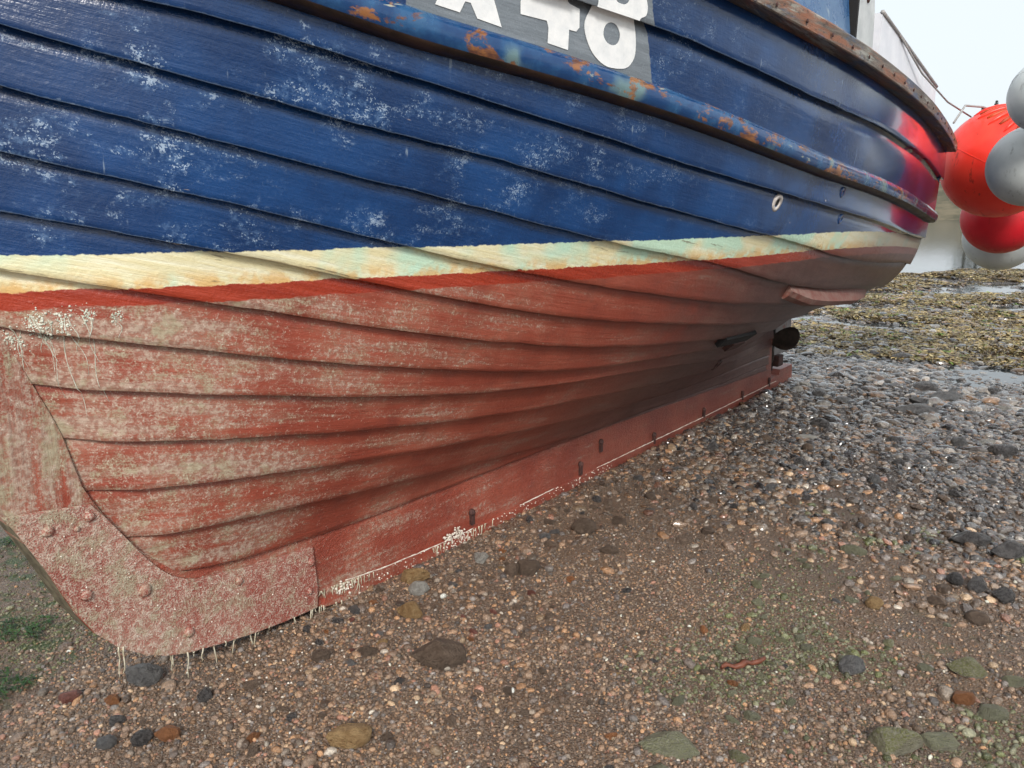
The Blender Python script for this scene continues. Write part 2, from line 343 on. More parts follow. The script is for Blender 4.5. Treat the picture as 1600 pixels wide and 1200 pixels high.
    h = N.math('ADD', gr, N.math('MULTIPLY', fine, .55)) if kind in ('hull', 'stem') else N.math('ADD', fine, N.math('MULTIPLY', spk, .7))
    b = N.bump(h, 0.005, 0.8)
    if not keel:
        bn = b.node; N.put(bn.inputs['Strength'], N.math('MULTIPLY', N.ss(x, 1.5, 4.5, .75, .25), N.ss(z, 1.2, 1.4, 1.0, .5)))
    N.nrm(b)
    return N.m
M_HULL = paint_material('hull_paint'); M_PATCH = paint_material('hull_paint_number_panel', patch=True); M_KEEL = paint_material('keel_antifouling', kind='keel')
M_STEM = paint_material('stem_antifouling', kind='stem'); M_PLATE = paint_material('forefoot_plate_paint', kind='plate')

def simple(name, c1, c2, scale=20, rough=0.5, bump=0.002, spec=0.5, metal=0.0, extra=None):
    N = NT(name, rough, spec); o = N.co('Object')
    f = N.noise(o, scale, 5, .6); col = N.mix(N.ss(f, .35, .68), c1, c2)
    if extra: col = N.mix(N.ss(N.noise(o, extra[1], 4, .65), extra[2], extra[2] + .08), col, extra[0])
    N.base(col); N.p.inputs['Metallic'].default_value = metal
    N.rough(N.ss(f, .3, .7, rough - .08, rough + .12))
    N.nrm(N.bump(N.math('ADD', f, N.math('MULTIPLY', N.noise(o, scale * 7, 3, .6), .4)), bump, .8)); return N.m
def rubrail_material():
    N = NT('rubbing_strake_paint', .25); o = N.co('Object'); x, y, z = N.sep(o)[0:3]
    f = N.noise(o, 9, 5, .65); g = N.noise(N.map(o, (5, 30, 30)), 1.0, 4, .65)
    col = N.mix(N.ss(f, .4, .65), (0.010, 0.048, 0.15), (0.026, 0.10, 0.23))
    col = N.mix(N.ss(N.noise(o, 4.5, 3), .54, .66, 0, .8), col, (0.16, 0.25, 0.24))
    col = N.mix(N.ss(N.noise(N.map(o, (1, 2.2, 2.2)), 5.0, 5, .72, 0.3), .535, .60, 0, .9), col, N.mix(N.ss(g, .4, .6), (0.13, 0.05, 0.022), (0.34, 0.14, 0.04)))
    col = N.mix(N.ss(g, .66, .72, 0, .7), col, (0.50, 0.52, 0.40))
    col = N.mix(N.ss(x, 4.2, 5.6, 0, .6), col, (0.05, 0.05, 0.055))
    N.base(col); N.rough(N.ss(f, .4, .7, .12, .34)); N.nrm(N.bump(g, .003, .5)); return N.m
M_RUB = rubrail_material()
def rail_material():
    N = NT('weathered_rail_wood', .6); o = N.co('Object')
    g = N.noise(N.map(o, (4, 60, 60)), 1.0, 5, .65); f = N.noise(N.map(o, (1.6, 9, 16)), 1.0, 5, .7); k = N.noise(N.map(o, (3.0, 22, 30), (4, 0, 2)), 1.0, 5, .7)
    col = N.mix(N.ss(g, .35, .7), (0.085, 0.066, 0.052), (0.21, 0.17, 0.14))
    col = N.mix(N.ss(f, .46, .60, 0, .8), col, (0.28, 0.10, 0.045))
    col = N.mix(N.ss(N.noise(N.map(o, (2.2, 9, 14), (7, 3, 1)), 1.0, 4, .7), .52, .62, 0, .75), col, (0.06, 0.10, 0.17))
    col = N.mix(N.ss(k, .54, .66, 0, .7), col, (0.34, 0.35, 0.31))
    col = N.mix(N.ss(N.noise(o, 42, 3, .7), .58, .66, 0, .7), col, (0.03, 0.028, 0.03))
    N.base(col); N.nrm(N.bump(g, .004, .9)); return N.m
M_RAIL = rail_material()
M_WHITE = simple('white_number_paint', (.74, .76, .77), (.84, .85, .85), 30, .35, .001)
M_CABIN = simple('cabin_blue_paint', (.03, .10, .24), (.10, .19, .32), 7, .3, .003, extra=((.25, .33, .40), 12, .6))
M_GREYP = simple('grey_fitting', (.42, .44, .44), (.58, .60, .60), 9, .4, .002, extra=((.12, .07, .04), 18, .70))
M_BOX = simple('white_coaming_paint', (.66, .67, .72), (.78, .79, .83), 6, .4, .001)
M_IRON = simple('fouled_iron', (.035, .016, .014), (.09, .035, .028), 40, .7, .003)
M_DARK = simple('dark_hole', (.006, .006, .007), (.012, .011, .011), 20, .8, .001)
M_BRONZE = simple('tarnished_propeller', (.045, .038, .034), (.10, .08, .065), 14, .4, .002, metal=.3)
M_RUDDER = simple('grey_rudder_paint', (.17, .16, .155), (.26, .24, .23), 8, .6, .002, extra=((.18, .05, .035), 5, .56))
M_SHELL = simple('pale_barnacle', (.55, .48, .40), (.80, .74, .66), 60, .7, .002)
M_SLIME = simple('pale_weed_strand', (.38, .34, .24), (.60, .56, .44), 50, .55, .001)
M_GSLIME = simple('white_green_weed', (.42, .43, .35), (.66, .67, .58), 40, .6, .001)
M_ROPE = simple('grey_rope', (.28, .27, .27), (.42, .41, .40), 60, .8, .001)

# ------------------------------------------------------------------ the boat
M_FRONT = simple('brown_slimed_edge', (.075, .062, .038), (.19, .16, .10), 22, .7, .004, extra=((.20, .055, .04), 14, .62))
def slime_front(o, xmax):
    o.data.materials.append(M_FRONT)
    for f in o.data.polygons:
        if abs(f.normal.y) < .6 and f.normal.x < -.05 and f.center.x < xmax: f.material_index = len(o.data.materials) - 1
boat = tag(empty('fishing_boat', (0, 0, 0)), 'blue and red clinker-built wooden fishing boat aground on its keel', 'boat')
def us_grid(n):                       # stations, denser towards the bow
    u = np.linspace(0, 1, n); return u * 0.55 + 0.45 * u ** 2.0
VR = np.array([-.22, 0.0, .12, .3, .5, .7, .88, .985, 1.0])
for k in range(NST):
    n = 120
    u = us_grid(n)
    Xu = LSTART[k] + (XE[k] - LSTART[k]) * u; Xl = LSTART[k + 1] + (XE[k + 1] - LSTART[k + 1]) * u
    zu, zl = landz(k, Xu), landz(k + 1, Xl)
    wob = (vnoise(Xl * 9, np.full(n, k * 3.7)) - .5) * .003 + (vnoise(Xl * 40, np.full(n, k * 1.7)) - .5) * .003
    zl = zl + wob * np.clip((Xl - LSTART[k + 1]) / .3, 0, 1)
    rows = []; uvs = []
    gl = np.concatenate([[0], np.cumsum(np.hypot(np.diff(Xl), np.diff(bre(Xl, zl))))])
    for v in VR:
        vv = max(v, -0.22)
        X = Xu + (Xl - Xu) * max(v, 0); Z = zu + (zl - zu) * vv
        if k == 0: Z = np.minimum(Z, zu + .01)
        off = strake_off(k, X, max(v, 0)) - (0.012 if v < 0 else 0) - (0.0018 if v == 1.0 else 0) - 0.009 * max(0, 1 - abs(v) / .12)
        P, _ = hull_pt(X, Z, off); rows.append(P)
        uvs.append(np.stack([gl + k * 7.3, np.full(n, v * .13 + k * .31)], 1))
    P, _ = hull_pt(Xl, zl + .003, np.full(n, -.016)); rows.append(P); uvs.append(uvs[-1] + (0, .02))    # the underside of the land
    V = np.concatenate(rows); UV = np.concatenate(uvs); F = []
    R_ = len(rows)
    for r in range(R_ - 1):
        for i in range(n - 1): F.append((r * n + i, r * n + i + 1, (r + 1) * n + i + 1, (r + 1) * n + i))
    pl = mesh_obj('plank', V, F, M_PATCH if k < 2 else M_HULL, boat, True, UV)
    # keep the arris of the land crisp
    me = pl.data
    pa = me.attributes.new('pv', 'FLOAT', 'POINT'); pa.data.foreach_set('value', np.repeat(np.concatenate([np.clip(VR, 0, 1), [1.0]]), n).astype(np.float32))
    sharp = np.zeros(len(me.edges), dtype=bool)
    for e in me.edges:
        a, b = e.vertices
        if a // n == b // n and a // n == R_ - 2: sharp[e.index] = True
    at = me.attributes.new('sharp_edge', 'BOOLEAN', 'EDGE'); at.data.foreach_set('value', sharp)
# the far side, as one moulded skin, the deck and the transom
n = 60; m = 24
V = []; F = []
for j in range(m):
    t = j / (m - 1) * NST; k0 = min(int(t), NST - 1); fz = t - k0
    for i in range(n):
        Xa = LSTART[k0] + (XE[k0] - LSTART[k0]) * i / (n - 1); Xb_ = LSTART[k0 + 1] + (XE[k0 + 1] - LSTART[k0 + 1]) * i / (n - 1); X = Xa + (Xb_ - Xa) * fz
        z = float(landz(k0, Xa)[0]) * (1 - fz) + float(landz(k0 + 1, Xb_)[0]) * fz; V.append((X, float(bre([X], [z])[0]), z))
for j in range(m - 1):
    for i in range(n - 1): a = j * n + i; F.append((a, a + n, a + n + 1, a + 1))
mesh_obj('far_side_planking', V, F, M_HULL, boat, True, [(v[0], v[2]) for v in V])
V = []; F = []
for i in range(n):
    X = .6 + (XT - .62) * i / (n - 1); z = float(landz(0, X)[0]) - .03; b = max(float(bre([X], [z])[0]) - .004, .02)
    V += [(X, -b, z), (X, 0, z + .05), (X, b, z)]
for i in range(n - 1):
    for j in range(2): a = i * 3 + j; F.append((a, a + 3, a + 4, a + 1))
mesh_obj('deck', V, F, M_RAIL, boat)
zz = np.linspace(.60, float(landz(0, XT)[0]), 30)
b = bre(np.full(len(zz), XT), zz) + .004
pol = [(XT, -q, z) for q, z in zip(b, zz)] + [(XT, q, z) for q, z in zip(b[::-1], zz[::-1])]
bm = bmesh.new(); f = bm.faces.new([bm.verts.new(p) for p in pol])
r = bmesh.ops.extrude_face_region(bm, geom=[f]); bmesh.ops.translate(bm, verts=[v for v in r['geom'] if isinstance(v, bmesh.types.BMVert)], vec=(-.03, 0, 0))
bmesh.ops.recalc_face_normals(bm, faces=bm.faces[:])
bm_obj('transom', bm, M_HULL, boat)

zz = np.linspace(.10, .56, 12); b = bre(np.full(12, 5.98), zz)
mesh_obj('deadwood_end', [(5.98, -q, z) for q, z in zip(b, zz)] + [(5.98, q, z) for q, z in zip(b[::-1], zz[::-1])], [tuple(range(24))], M_KEEL, boat)
box('horn_timber', (6.22, 0, .615), (.54, .16, .09), M_KEEL, boat, .01, Matrix.Rotation(math.radians(-4), 3, 'Y'))
def sweep(name, X, Zc, prof, mat, smooth=True, bow=None):
    """a moulding along the hull: prof is a closed list of (out, up) from the planking at (X, Zc)"""
    P, nn = hull_pt(X, Zc, np.zeros(len(X))); nn = nn.copy(); nn[:, 2] = 0; nn /= np.linalg.norm(nn, axis=1)[:, None]
    V = []; F = []; q = len(prof)
    for i in range(len(X)):
        for (o, h) in prof: V.append(P[i] + nn[i] * o + np.array([0, 0, h]))
    for i in range(len(X) - 1):
        for j in range(q): j2 = (j + 1) % q; F.append((i * q + j, i * q + j2, (i + 1) * q + j2, (i + 1) * q + j))
    F.append(tuple(range(q))); F.append(tuple((len(X) - 1) * q + j for j in range(q - 1, -1, -1)))
    o = mesh_obj(name, V, F, mat, boat, smooth)
    bm = bmesh.new(); bm.from_mesh(o.data); bmesh.ops.recalc_face_normals(bm, faces=bm.faces[:]); bm.to_mesh(o.data); bm.free()
    return o
Xg = np.linspace(.5, XT + .03, 140)
sweep('rubbing_strake', Xg, landz(2, Xg) - .004, [(-.015, -.050), (.030, -.046), (.044, -.034), (.052, -.012), (.052, .008), (.044, .026), (.026, .040), (-.015, .046)], M_RUB)
rb_ = bpy.data.objects['rubbing_strake']; rb_.data.materials.append(simple('shaded_rusty_underside', (.018, .011, .009), (.055, .028, .018), 12, .5, .003))  # rust brown, darkened further to put the underside's shade into the colour
for i_, f_ in enumerate(rb_.data.polygons):
    if i_ % 8 in (0, 1) and i_ < 139 * 8: f_.material_index = 1
sweep('gunwale_rail', Xg, landz(0, Xg), [(-.02, .0), (.058, -.004), (.062, .0), (.064, .056), (.056, .066), (-.10, .068), (-.10, .02)], M_RAIL, False)
for i in range(18):
    X = 2.7 + i * .21
    P, nn = hull_pt([X], [float(landz(0, X)[0]) + .032], [0.063])
    bm = bmesh.new(); bmesh.ops.create_uvsphere(bm, u_segments=8, v_segments=5, radius=.008); bmesh.ops.scale(bm, vec=(1, .4, 1), verts=bm.verts[:]); bmesh.ops.translate(bm, vec=P[0] * np.array([1, 1, 1]), verts=bm.verts[:])
    bm_obj('bolt', bm, M_IRON, boat, True)

# stem, keel, forefoot plate, false keel
stem_front = [(.668, .57), (.645, .627), (.60, .78), (.545, 1.0), (.48, 1.3), (.41, 1.65), (.33, 2.05), (.25, 2.55)]
rabz = np.concatenate([np.linspace(2.55, 1.25, 12), [1.135, 1.06, .984, .90, .832, .75, .681, .64, .575]]); rabx = []
for z in rabz[:12]:
    xs = np.linspace(.2, 1.4, 1500); bb = bre(xs, np.full(1500, z)); rabx.append(xs[np.argmax(bb > .058)] + .035)
rabx += [.680, .706, .734, .766, .789, .806, .822, .840, .868]
slime_front(prism('stem', stem_front + list(zip(rabx, rabz)), -.061, .061, M_STEM, boat, .003), .64)
rabx2 = np.array([.842, .875, .908, .95, .995, 1.035, 1.08, 1.15, 1.3, 1.6, 2.0, 2.6, 3.5, 4.4, 5.3, 6.02]); rabz2 = np.array([.635, .57, .515, .455, .402, .366, .340, .328, .316, .294, .283, .281, .258, .217, .186, .165])
kb = [(6.02, -.08), (4.5, -.07), (3.0, -.05), (1.87, -.03), (1.54, .018), (1.293, .040), (1.05, .080), (.926, .136), (.855, .20), (.800, .262), (.760, .337), (.702, .492), (.646, .622)]
slime_front(prism('keel', kb + list(zip(rabx2, rabz2)), -.0625, .0625, M_KEEL, boat, .003), 1.2)
ff = [(.622, .662), (.83, .634), (.866, .582), (.926, .485), (.96, .43), (.999, .378), (1.035, .342), (1.072, .320), (1.11, .305), (1.155, .298), (1.312, .276), (1.534, .258), (1.545, .10), (1.538, .024), (1.40, .03), (1.293, .040), (1.16, .06), (1.05, .082), (.985, .105), (.926, .138), (.86, .19), (.804, .26), (.763, .337), (.702, .492), (.645, .62)]
plate = prism('forefoot_plate', ff, -.0628, -.076, M_PLATE, boat, .003)
def dome(name, p, r, mat, parent, flat=.6, seg=10):
    bm = bmesh.new(); bmesh.ops.create_uvsphere(bm, u_segments=seg, v_segments=6, radius=r)
    bmesh.ops.scale(bm, vec=(1, flat, 1), verts=bm.verts[:])
    for v in bm.verts: v.co *= 1 + random.uniform(-.12, .12)
    bmesh.ops.translate(bm, vec=p, verts=bm.verts[:]); return bm_obj(name, bm, mat, parent, True)
M_BOLT = simple('painted_bolt', (.17, .05, .04), (.34, .24, .19), 60, .7, .003)
for (x, z, r) in [(.822, .602, .015), (.718, .595, .015), (.787, .579, .008), (.79, .385, .016), (.945, .336, .019), (1.062, .149, .016), (1.242, .245, .013), (1.522, .205, .015), (1.509, .101, .013)]:
    dome('bolt', (x, -.078, z), r, M_PLATE, plate, .55)
fk = prism('false_keel', [(1.56, .012), (1.9, -.05), (6.2, -.11), (6.2, .046), (4.8, .038), (3.2, .040), (2.23, .036), (1.87, .052), (1.59, .082)], -.073, .073, M_KEEL, boat, .004)
for (x, z) in [(2.382, .112), (3.251, .103), (3.45, .178), (4.065, .075), (4.775, .087), (5.448, .08), (6.0, .086)]:
    bm = bmesh.new()
    bmesh.ops.create_uvsphere(bm, u_segments=8, v_segments=6, radius=.017); bmesh.ops.scale(bm, vec=(1, .9, 1), verts=bm.verts[:])
    r = bmesh.ops.create_cube(bm, size=1.0); bmesh.ops.scale(bm, vec=(.02, .02, .05), verts=r['verts']); bmesh.ops.translate(bm, vec=(0, .002, -.03), verts=r['verts'])
    bmesh.ops.translate(bm, vec=(x, -.069, z), verts=bm.verts[:]); bm_obj('keel_bolt', bm, M_IRON, boat, False)
# white line of growth on the ledge of the false keel
xs = np.linspace(1.6, 6.15, 260); segs = []
zl_ = np.interp(xs, [1.59, 1.87, 2.23, 3.2, 4.8, 6.2], [.082, .052, .036, .040, .038, .046])
run = []
for X, Z in zip(xs, zl_):
    gap = vnoise([X * 3.1], [4.4])[0] < (.48 if X < 3.4 else .40)
    if not gap: run.append((X, -.0715, Z + .001 + random.gauss(0, .0008)))
    else:
        if len(run) > 1: segs.append((run, [random.uniform(.0012, .0036) for _ in run]))
        run = []
if len(run) > 1: segs.append((run, [random.uniform(.0012, .0036) for _ in run]))
tubes('white_growth_line', segs, M_SHELL, boat)

# stern gear: stern post, skeg, rudder, bearing, stock, propeller
prism('stern_post', [(5.98, -.05), (6.10, -.05), (6.07, .2), (6.03, .56), (5.9, .56), (5.95, .2)], -.055, .055, M_KEEL, boat, .006)
prism('skeg', [(6.06, -.09), (6.62, -.09), (6.60, .118), (6.30, .118), (6.28, .075), (6.06, .07)], -.05, .05, M_KEEL, boat, .006)
rud = prism('rudder', [(6.22, .24), (6.56, .235), (6.60, .30), (6.58, .60), (6.22, .62)], -.018, .018, M_RUDDER, boat, .008)
tube('rudder_stock', [(6.2, 0, .12), (6.2, 0, .7)], .02, M_DARK, boat, 8)
box('rudder_bearing', (6.26, -.03, .20), (.11, .07, .09), M_IRON, boat)
prop = empty('propeller', (6.115, 0, .385)); prop.parent = boat
bm = bmesh.new(); bmesh.ops.create_cone(bm, segments=14, radius1=.045, radius2=.03, depth=.13, cap_ends=True)
bmesh.ops.rotate(bm, cent=(0, 0, 0), matrix=Matrix.Rotation(math.pi / 2, 3, 'Y'), verts=bm.verts[:]); bm_obj('hub', bm, M_BRONZE, prop, True)
for a in (80, 200, 320):
    bm = bmesh.new(); nn = 18; ring = []
    for layer in (0, 1):
        vs = []
        for i in range(nn):
            w = 2 * math.pi * i / nn; rr = .135 + .115 * math.cos(w); ww = .105 * math.sin(w) * (1 + .25 * math.cos(w))
            tw = math.radians(38); vs.append(bm.verts.new((ww * math.sin(tw) + layer * .006, ww * math.cos(tw), rr)))
        ring.append(vs)
    bm.faces.new(ring[0][::-1]); bm.faces.new(ring[1])
    for i in range(nn): bm.faces.new((ring[0][i], ring[0][(i + 1) % nn], ring[1][(i + 1) % nn], ring[1][i]))
    bmesh.ops.rotate(bm, cent=(0, 0, 0), matrix=Matrix.Rotation(math.radians(a), 3, 'X'), verts=bm.verts[:])
    bm_obj('blade', bm, M_BRONZE, prop)

# hull fittings: skin fittings, scoop, bilge chock
def ring_on_hull(name, X, Z, r0, r1, h, mat, hole):
    P, nn = skin_pt([X], [Z], .0); p = Vector(P[0]); nv = Vector(nn[0]); q = nv.to_track_quat('Z', 'Y').to_matrix()
    V = []; F = []; s = 20
    for (r, d) in [(r1 * 1.04, -.004), (r1, h), (r0, h), (r0 * .9, -.004)]:
        for i in range(s): w = 2 * math.pi * i / s; V.append(p + q @ Vector((r * math.cos(w), r * math.sin(w), d)))
    for a in range(3):
        for i in range(s): i2 = (i + 1) % s; F.append((a * s + i, a * s + i2, (a + 1) * s + i2, (a + 1) * s + i))
    o = mesh_obj(name, V, F, mat, boat, True)
    V = [p + q @ Vector((r0 * math.cos(2 * math.pi * i / s), r0 * math.sin(2 * math.pi * i / s), .0015)) for i in range(s)]
    mesh_obj('fitting_hole', V, [tuple(range(s))], hole, o); return o
M_FIT = simple('corroded_skin_fitting', (.42, .38, .36), (.62, .58, .55), 40, .6, .002)
M_FITB = simple('blue_skin_fitting', (.02, .05, .13), (.10, .16, .25), 40, .5, .002)
ring_on_hull('skin_fitting', 3.224, 1.436, .020, .035, .007, M_FIT, M_DARK)
ring_on_hull('skin_fitting', 3.90, 1.489, .010, .026, .004, M_HULL, M_FITB)
ring_on_hull('skin_fitting', 4.05, 1.363, .010, .026, .004, M_HULL, M_FITB)
ring_on_hull('skin_fitting', 4.646, .444, .03, .045, .006, M_IRON, M_DARK)
def pad(name, X0, X1, Z0, Z1, h, mat, dz=0.0):
    Xs = np.linspace(X0, X1, 8); V = []; F = []
    for X in Xs:
        s = (X - X0) / (X1 - X0)
        for (Z, e) in ((Z0, -.035), (Z0, h), (Z1, h), (Z1, -.035)):
            P, nn = hull_pt([X], [Z + dz * s], [e + .026]); V.append(P[0])
    for i in range(7):
        for j in range(4): j2 = (j + 1) % 4; F.append((i * 4 + j, i * 4 + j2, i * 4 + 4 + j2, i * 4 + 4 + j))
    F.append((0, 1, 2, 3)); F.append((28, 31, 30, 29))
    o = mesh_obj(name, V, F, mat, boat)
    bm = bmesh.new(); bm.from_mesh(o.data); bmesh.ops.recalc_face_normals(bm, faces=bm.faces[:]); bm.to_mesh(o.data); bm.free(); return o
pad('water_scoop', 3.66, 4.14, .755, .800, .012, M_DARK, -.028)
pad('scoop_grating', 3.90, 4.10, .700, .742, .02, M_IRON, -.012)
# bilge chock: a stout curved timber under the fourth land
Xc = np.linspace(3.86, 6.35, 30); V = []; F = []
for i, X in enumerate(Xc):
    s = i / 29.0; zc = float(landz(5, X)[0]) - .035 - .03 * s; wd = .085 * min(1, .45 + s * 6) * (1 - .55 * max(0, s - .6) / .4)
    for (o, h) in ((-.02, -.03), (wd * .7, -.035), (wd, -.01), (wd * .96, .012), (-.02, .03)):
        P, nn = hull_pt([X], [zc + h], [o]); V.append(P[0] + np.array([0, 0, 0]))
for i in range(29):
    for j in range(5): j2 = (j + 1) % 5; F.append((i * 5 + j, i * 5 + j2, i * 5 + 5 + j2, i * 5 + 5 + j))
F.append((0, 1, 2, 3, 4)); F.append((149, 148, 147, 146, 145))
M_CHOCK = simple('worn_chock_paint', (.17, .05, .035), (.24, .15, .125), 22, .6, .003)
o = mesh_obj('bilge_chock', V, F, M_CHOCK, boat)
bm = bmesh.new(); bm.from_mesh(o.data); bmesh.ops.recalc_face_normals(bm, faces=bm.faces[:]); bm.to_mesh(o.data); bm.free()

# painted characters, laid on the planking
def glyph(name, outer, holes=()):
    bm = bmesh.new(); eds = []
    def loop(p):
        vs = [bm.verts.new((x, 0, z)) for x, z in p]
        for i in range(len(vs)): eds.append(bm.edges.new((vs[i], vs[(i + 1) % len(vs)])))
    def smoothloop(p):
        q = []
        for i in range(len(p)):
            a, b, c, d = [np.array(p[(i + j) % len(p)]) for j in (-1, 0, 1, 2)]
            for t in (0, .33, .67): q.append(tuple(.5 * (2*b + (c-a)*t + (2*a-5*b+4*c-d)*t*t + (3*b-a-3*c+d)*t**3)))
        return q
    rnd = len(holes) > 0
    loop(smoothloop(outer) if rnd else outer)
    for h in holes: loop(smoothloop(h))
    bmesh.ops.triangle_fill(bm, use_beauty=True, edges=eds)
    for X in np.arange(1.4, 2.4, .02): bmesh.ops.bisect_plane(bm, geom=bm.verts[:] + bm.edges[:] + bm.faces[:], plane_co=(X, 0, 0), plane_no=(1, 0, 0), dist=1e-6)
    for Z in np.arange(1.75, 2.1, .02): bmesh.ops.bisect_plane(bm, geom=bm.verts[:] + bm.edges[:] + bm.faces[:], plane_co=(0, 0, Z), plane_no=(0, 0, 1), dist=1e-6)
    xm = float(np.mean([p[0] for p in outer])); z0 = float(landz(1, xm)[0]); sl = (float(landz(1, xm + .1)[0]) - float(landz(1, xm - .1)[0])) / .2
    bmesh.ops.bisect_plane(bm, geom=bm.verts[:] + bm.edges[:] + bm.faces[:], plane_co=(xm, 0, z0), plane_no=(-sl, 0, 1), dist=1e-6)
    side = lambda c: (c.z - z0) - sl * (c.x - xm)
    V = []; F = []; ids = {}
    def vid(v, up):
        key = (v.index, up)
        if key not in ids:
            X, Z = v.co.x, v.co.z; zl = [float(landz(k, X)[0]) for k in range(3)]
            kk = 0 if up else 1
            vv = min(max((zl[kk] - Z) / (zl[kk] - zl[kk + 1]), 0), 1)
            P, nn = hull_pt([X], [Z], [float(strake_off(kk, np.array([X]), vv)[0]) + .0022]); ids[key] = len(V); V.append(P[0] - (np.array([0, 0, .002]) if up and abs(side(v.co)) < 1e-4 else 0))
        return ids[key]
    bm.verts.index_update()
    for f in bm.faces:
        up = side(f.calc_center_median()) > 0
        F.append([vid(v, up) for v in f.verts])
    for e in bm.edges:
        if all(abs(side(v.co)) < 1e-4 for v in e.verts):
            a, b = e.verts
            if (a.index, True) in ids and (a.index, False) in ids and (b.index, True) in ids and (b.index, False) in ids:
                F.append([ids[(a.index, True)], ids[(b.index, True)], ids[(b.index, False)], ids[(a.index, False)]])
    bm.free()
    return mesh_obj(name, V, F, M_WHITE, boat)
glyph('painted_digit', [(1.985, 1.961), (1.971, 1.926), (1.978, 1.896), (2.005, 1.858), (2.038, 1.834), (2.076, 1.82), (2.123, 1.819), (2.154, 1.827), (2.172, 1.853), (2.17, 1.886), (2.159, 1.923), (2.147, 1.953), (2.168, 1.965), (2.171, 1.984), (2.164, 2.002), (2.149, 2.027), (2.122, 2.045), (2.073, 2.05), (2.032, 2.04), (1.996, 2.017), (1.986, 1.994), (1.988, 1.977)],
      [[(2.06, 1.933), (2.084, 1.929), (2.102, 1.909), (2.101, 1.888), (2.086, 1.877), (2.061, 1.881), (2.043, 1.899), (2.044, 1.922)], [(2.054, 1.986), (2.081, 1.983), (2.094, 1.992), (2.096, 2.005), (2.075, 2.018), (2.054, 2.012), (2.047, 1.998)]])
glyph('painted_digit', [(1.761, 1.946), (1.766, 1.917), (1.848, 1.911), (1.856, 1.895), (1.86, 1.858), (1.929, 1.848), (1.923, 1.898), (1.947, 1.896), (1.956, 1.907), (1.948, 1.952), (1.913, 1.96), (1.906, 1.965), (1.897, 2.031), (1.846, 2.036), (1.774, 1.985)])
glyph('painted_letter', [(1.529, 1.91), (1.596, 1.9), (1.607, 1.926), (1.622, 1.925), (1.645, 1.892), (1.716, 1.88), (1.683, 1.944), (1.639, 2.008), (1.586, 2.012), (1.55, 1.965)])

# what stands above the rail
def railtop(X): return float(landz(0, X)[0]) + .068
V = []; F = []
Xw = np.linspace(2.3, 3.62, 14)
for X in Xw:
    b = float(bre([X], [float(landz(0, X)[0])])[0])
    V += [(X, -b + .03, railtop(X) - .02), (X, -b + .16, railtop(X) + 1.0), (X, b - .16, railtop(X) + 1.0), (X, b - .03, railtop(X) - .02)]
for i in range(13):
    for j in range(3): a = i * 4 + j; F.append((a, a + 4, a + 5, a + 1))
F.append((0, 1, 2, 3)); F.append((52, 55, 54, 53))
wh = mesh_obj('wheelhouse', V, F, M_CABIN, boat)
b = float(bre([3.65], [1.98])[0])
box('corner_post', (3.65, -b + .05, 2.5), (.03, .05, .9), M_DARK, wh)
# pale rounded bracket plate behind the wheelhouse corner
bm = bmesh.new(); pp = [(3.80, 2.07), (4.06, 2.06), (4.12, 2.14), (4.10, 2.30), (4.02, 2.52), (3.92, 2.75), (3.70, 2.80), (3.70, 2.3)]
fc = bm.faces.new([bm.verts.new((x, -1.10, z)) for x, z in pp]); r = bmesh.ops.extrude_face_region(bm, geom=[fc]); bmesh.ops.translate(bm, verts=[v for v in r['geom'] if isinstance(v, bmesh.types.BMVert)], vec=(0, .06, 0))
bmesh.ops.recalc_face_normals(bm, faces=bm.faces[:]); bmesh.ops.bevel(bm, geom=bm.edges[:], offset=.012, segments=2, affect='EDGES'); bo = bm_obj('gallows_bracket', bm, M_GREYP, boat)
dome('bolt', (3.95, -1.103, 2.33), .014, M_IRON, bo)
# white coaming board along the after deck
V = []; F = []
Xb = np.linspace(4.62, 6.3, 12)
for X in Xb:
    s = (X - 4.62) / 1.68; top = 2.415 - .17 * s
    V += [(X, -1.00 + .02 * s, railtop(X) - .03), (X, -1.00 + .02 * s, top), (X, -.88, top), (X, -.88, railtop(X) - .03)]
for i in range(11):
    for j in range(4): j2 = (j + 1) % 4; F.append((i * 4 + j, i * 4 + j2, i * 4 + 4 + j2, i * 4 + 4 + j))
F.append((0, 1, 2, 3)); F.append((44, 47, 46, 45))
cb_ = mesh_obj('coaming', V, F, M_BOX, boat)
tube('coaming_cap', [(X, -1.0 + .02 * (X - 4.62) / 1.68, 2.417 - .17 * (X - 4.62) / 1.68) for X in Xb], .012, M_ROPE, cb_)
tube('stay_wire', [(5.0, -1.0, 2.38), (5.6, -1.02, 2.24), (6.3, -1.06, 2.14), (7.2, -1.08, 2.12)], .006, M_ROPE, boat)

